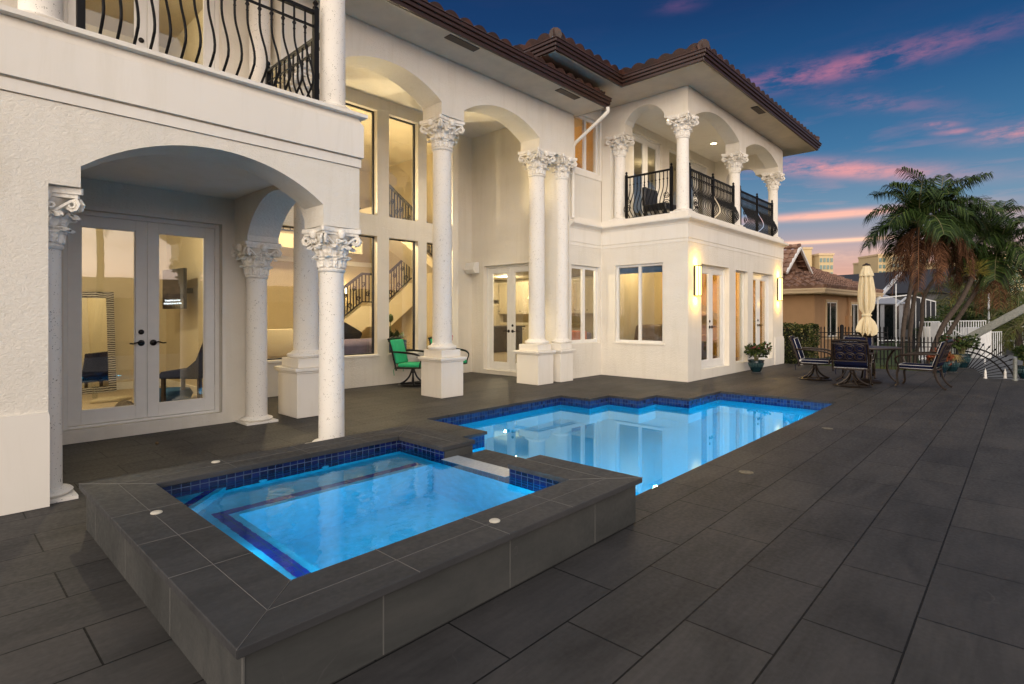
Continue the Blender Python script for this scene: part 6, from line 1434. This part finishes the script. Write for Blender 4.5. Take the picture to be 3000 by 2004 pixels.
# ================================================================== SKY, SUN, CAMERA
w = bpy.data.worlds.new('World'); S.world = w; w.use_nodes = True; nt = w.node_tree; nt.nodes.clear()
out = N(nt, 'ShaderNodeOutputWorld'); bg = N(nt, 'ShaderNodeBackground'); L(nt, bg.outputs[0], out.inputs[0])
tc = N(nt, 'ShaderNodeTexCoord'); D = tc.outputs['Generated']
def mathn(op, a, b=None, c=None, clamp=False):
    n = N(nt, 'ShaderNodeMath', operation=op, use_clamp=clamp)
    for i, q in enumerate((a, b, c)):
        if q is None: continue
        if isinstance(q, (int, float)): n.inputs[i].default_value = q
        else: L(nt, q, n.inputs[i])
    return n.outputs[0]
sp = N(nt, 'ShaderNodeSeparateXYZ'); L(nt, D, sp.inputs[0])
def dot(v):
    n = N(nt, 'ShaderNodeVectorMath', operation='DOT_PRODUCT'); L(nt, D, n.inputs[0]); n.inputs[1].default_value = v; return n.outputs['Value']
fwd, rgt = dot((fx, fy, 0)), dot((rx, ry, 0))
az = mathn('ARCTAN2', rgt, fwd); el = mathn('ARCSINE', sp.outputs[2])
# eastern sky: deep blue down to a rose horizon
e01 = mathn('DIVIDE', el, .80, clamp=True); e02 = mathn('DIVIDE', el, 1.57, clamp=True)
east = ramp(nt, e01, [(0.0, (.60, .33, .22)), (.06, (.72, .36, .25)), (.13, (.46, .34, .35)), (.20, (.14, .25, .37)), (.32, (.036, .14, .29)), (.45, (.006, .068, .20)), (.60, (.0012, .030, .118)), (.75, (.0008, .018, .082)), (1.0, (.001, .016, .075))])
# western afterglow behind the viewer
west = ramp(nt, e01, [(0.0, (3.9, 3.0, 2.55)), (.18, (3.1, 2.6, 2.25)), (.45, (1.7, 1.55, 1.42)), (.75, (.95, .93, .93)), (1.0, (.55, .57, .62))])
bk = mathn('MULTIPLY_ADD', dot((-.84, -.54, 0)), .5, .5); bk = ramp(nt, bk, [(.40, (0, 0, 0)), (.90, (1, 1, 1))])
mx = N(nt, 'ShaderNodeMix', data_type='RGBA'); L(nt, bk, mx.inputs[0])
zen = N(nt, 'ShaderNodeMix', data_type='RGBA'); L(nt, ramp(nt, e02, [(.36, (0, 0, 0)), (.62, (1, 1, 1))]), zen.inputs[0]); L(nt, east, zen.inputs[6]); zen.inputs[7].default_value = (.46, .46, .50, 1); L(nt, zen.outputs[2], mx.inputs[6]); L(nt, west, mx.inputs[7]); skyc = mx.outputs[2]
# pink cloud streaks: soft elongated banks broken up by stretched noise
cb = N(nt, 'ShaderNodeCombineXYZ'); L(nt, mathn('MULTIPLY', az, 5.0), cb.inputs[0]); L(nt, mathn('MULTIPLY', el, 30.0), cb.inputs[1])
nz = N(nt, 'ShaderNodeTexNoise', i_Scale=1.0, i_Detail=6.0, i_Roughness=.6, i_Distortion=.4); L(nt, cb.outputs[0], nz.inputs['Vector'])
cb2 = N(nt, 'ShaderNodeCombineXYZ'); L(nt, mathn('MULTIPLY', az, 14.0), cb2.inputs[0]); L(nt, mathn('MULTIPLY', el, 46.0), cb2.inputs[1])
nz2 = N(nt, 'ShaderNodeTexNoise', i_Scale=1.0, i_Detail=7.0, i_Roughness=.65); L(nt, cb2.outputs[0], nz2.inputs['Vector'])
def bank(px, py, wx, wy, tilt, amt, lo=.35, hi=.65, nn=None):
    u0 = math.atan2(px - CX, F); v0 = math.atan2(HY - py, math.hypot(F, px - CX)); sx, sy = wx / F * .65, wy / F * .72
    du = mathn('SUBTRACT', az, u0); dv = mathn('ADD', mathn('SUBTRACT', el, v0), mathn('MULTIPLY', du, tilt))
    a = mathn('POWER', mathn('DIVIDE', du, sx), 2.0); b = mathn('POWER', mathn('DIVIDE', dv, sy), 2.0)
    g = mathn('EXPONENT', mathn('MULTIPLY', mathn('ADD', a, b), -1.0))
    r_ = N(nt, 'ShaderNodeMapRange'); r_.inputs[1].default_value = lo; r_.inputs[2].default_value = hi; r_.interpolation_type = 'SMOOTHSTEP'; L(nt, (nn or nz2).outputs[0], r_.inputs[0])
    return mathn('MULTIPLY', mathn('MULTIPLY', g, r_.outputs[0]), amt)
tot = None
for b_ in ((2480, 195, 400, 34, -.02, .95, .36, .66), (2330, 222, 230, 34, 0, .75, .36, .62), (2450, 495, 330, 28, .18, 1.0, .28, .6), (2740, 365, 60, 14, .2, .8), (2800, 385, 60, 10, .1, .6), (2980, 385, 110, 26, .05, .85), (2560, 300, 200, 26, .25, .35), (2450, 628, 330, 14, .0, 1.2, .15, .5), (2880, 622, 160, 14, .0, .5), (2440, 706, 330, 7, .0, 1.2, .1, .45), (2650, 740, 350, 22, 0, .55), (1990, 15, 90, 22, 0, .35), (2500, 820, 300, 20, 0, .5)):
    q = bank(*b_); tot = q if tot is None else mathn('MAXIMUM', tot, q)
wide = N(nt, 'ShaderNodeMapRange'); wide.inputs[1].default_value = .52; wide.inputs[2].default_value = .80; L(nt, nz.outputs[0], wide.inputs[0])
tot = mathn('MAXIMUM', tot, mathn('MULTIPLY', mathn('MULTIPLY', wide.outputs[0], ramp(nt, e01, [(0, (1, 1, 1)), (.25, (.8,) * 3), (.5, (.05,) * 3)])), .5), clamp=True)
cc = ramp(nt, e01, [(0.0, (.95, .55, .40)), (.14, (.98, .60, .42)), (.24, (.80, .33, .32)), (.38, (.50, .18, .27)), (.54, (.235, .085, .20)), (.8, (.07, .05, .16))])
m2 = N(nt, 'ShaderNodeMix', data_type='RGBA'); L(nt, tot, m2.inputs[0]); L(nt, skyc, m2.inputs[6]); L(nt, cc, m2.inputs[7])
sky = N(nt, 'ShaderNodeTexSky', sky_type='NISHITA'); sky.sun_disc = False; sky.sun_elevation = radians(4); SUN_AZ = math.atan2(-.56, -.83); sky.sun_rotation = radians(90) - SUN_AZ
sky.altitude = 0; sky.dust_density = 2.0
ns = N(nt, 'ShaderNodeMix', data_type='RGBA', blend_type='ADD'); ns.inputs[0].default_value = .008; L(nt, m2.outputs[2], ns.inputs[6]); L(nt, sky.outputs[0], ns.inputs[7])
L(nt, ns.outputs[2], bg.inputs[0]); bg.inputs[1].default_value = 1.0
sun = bpy.data.lights.new('afterglow_sun', 'SUN'); sun.energy = 1.25; sun.angle = radians(50); sun.color = (1.0, .87, .70)
so = bpy.data.objects.new('afterglow_sun', sun); COL.objects.link(so); so.rotation_euler = Vector((.83 * .9, .56 * .9, -.36)).to_track_quat('-Z', 'Y').to_euler()
# underwater lamps
def underwater(x, y, z, dx, dy, power, col, parent, r=.11, tilt=-.15):
    l = bpy.data.lights.new('underwater_lamp', 'AREA'); l.shape = 'DISK'; l.size = r * 2; l.energy = power; l.color = col
    o = bpy.data.objects.new('underwater_lamp', l); COL.objects.link(o); o.location = (x + dx * .03, y + dy * .03, z); o.rotation_euler = Vector((dx, dy, tilt)).to_track_quat('-Z', 'Y').to_euler()
    build('lamp_niche', MB().lathe([(r * 1.15, 0), (r * 1.15, .012), (r, .018), (.01, .018)], 20, T1((x, y, z)) @ Vector((dx, dy, 0)).to_track_quat('Z', 'Y').to_matrix().to_4x4()), M['poollamp'], parent, smooth=40)
BL = (.17, .74, 1.0)
for x in (4.6, 6.6, 8.8): underwater(x, 2.186, -.62, 0, 1, 68, BL, basin, .11, -.9)
underwater(3.306, 3.2, -.6, 1, 0, 52, BL, basin, .11, -.5)
[underwater(x_, IY0 - .017, .10, 0, 1, 4.6, BL, spa, .045, .0) for x_ in (1.45, 2.1, 2.7)]; underwater(IX0 - .018, 3.0, 0.04, 1, 0, 1.1, BL, spa, .06)
cam = bpy.data.cameras.new('camera'); co = bpy.data.objects.new('camera', cam); COL.objects.link(co); S.camera = co
co.location = (0, 0, H); co.rotation_euler = (radians(90), 0, math.atan2(-fx, fy)); cam.sensor_width = 36; cam.lens = F / 3000 * 36
cam.shift_y = -(1002 - HY) / 3000; cam.clip_end = 3000; cam.clip_start = .05
S.view_settings.view_transform = 'Standard'; S.view_settings.look = 'None'; S.view_settings.exposure = .2; S.view_settings.gamma = 1
S.render.engine = 'CYCLES'
c = S.cycles; c.use_denoising = True; c.max_bounces = 8; c.diffuse_bounces = 5; c.glossy_bounces = 4; c.transmission_bounces = 5; c.transparent_max_bounces = 12; c.sample_clamp_indirect = 4.0; c.caustics_reflective = False; c.blur_glossy = .5
try: c.denoiser = 'OPENIMAGEDENOISE'
except Exception: pass
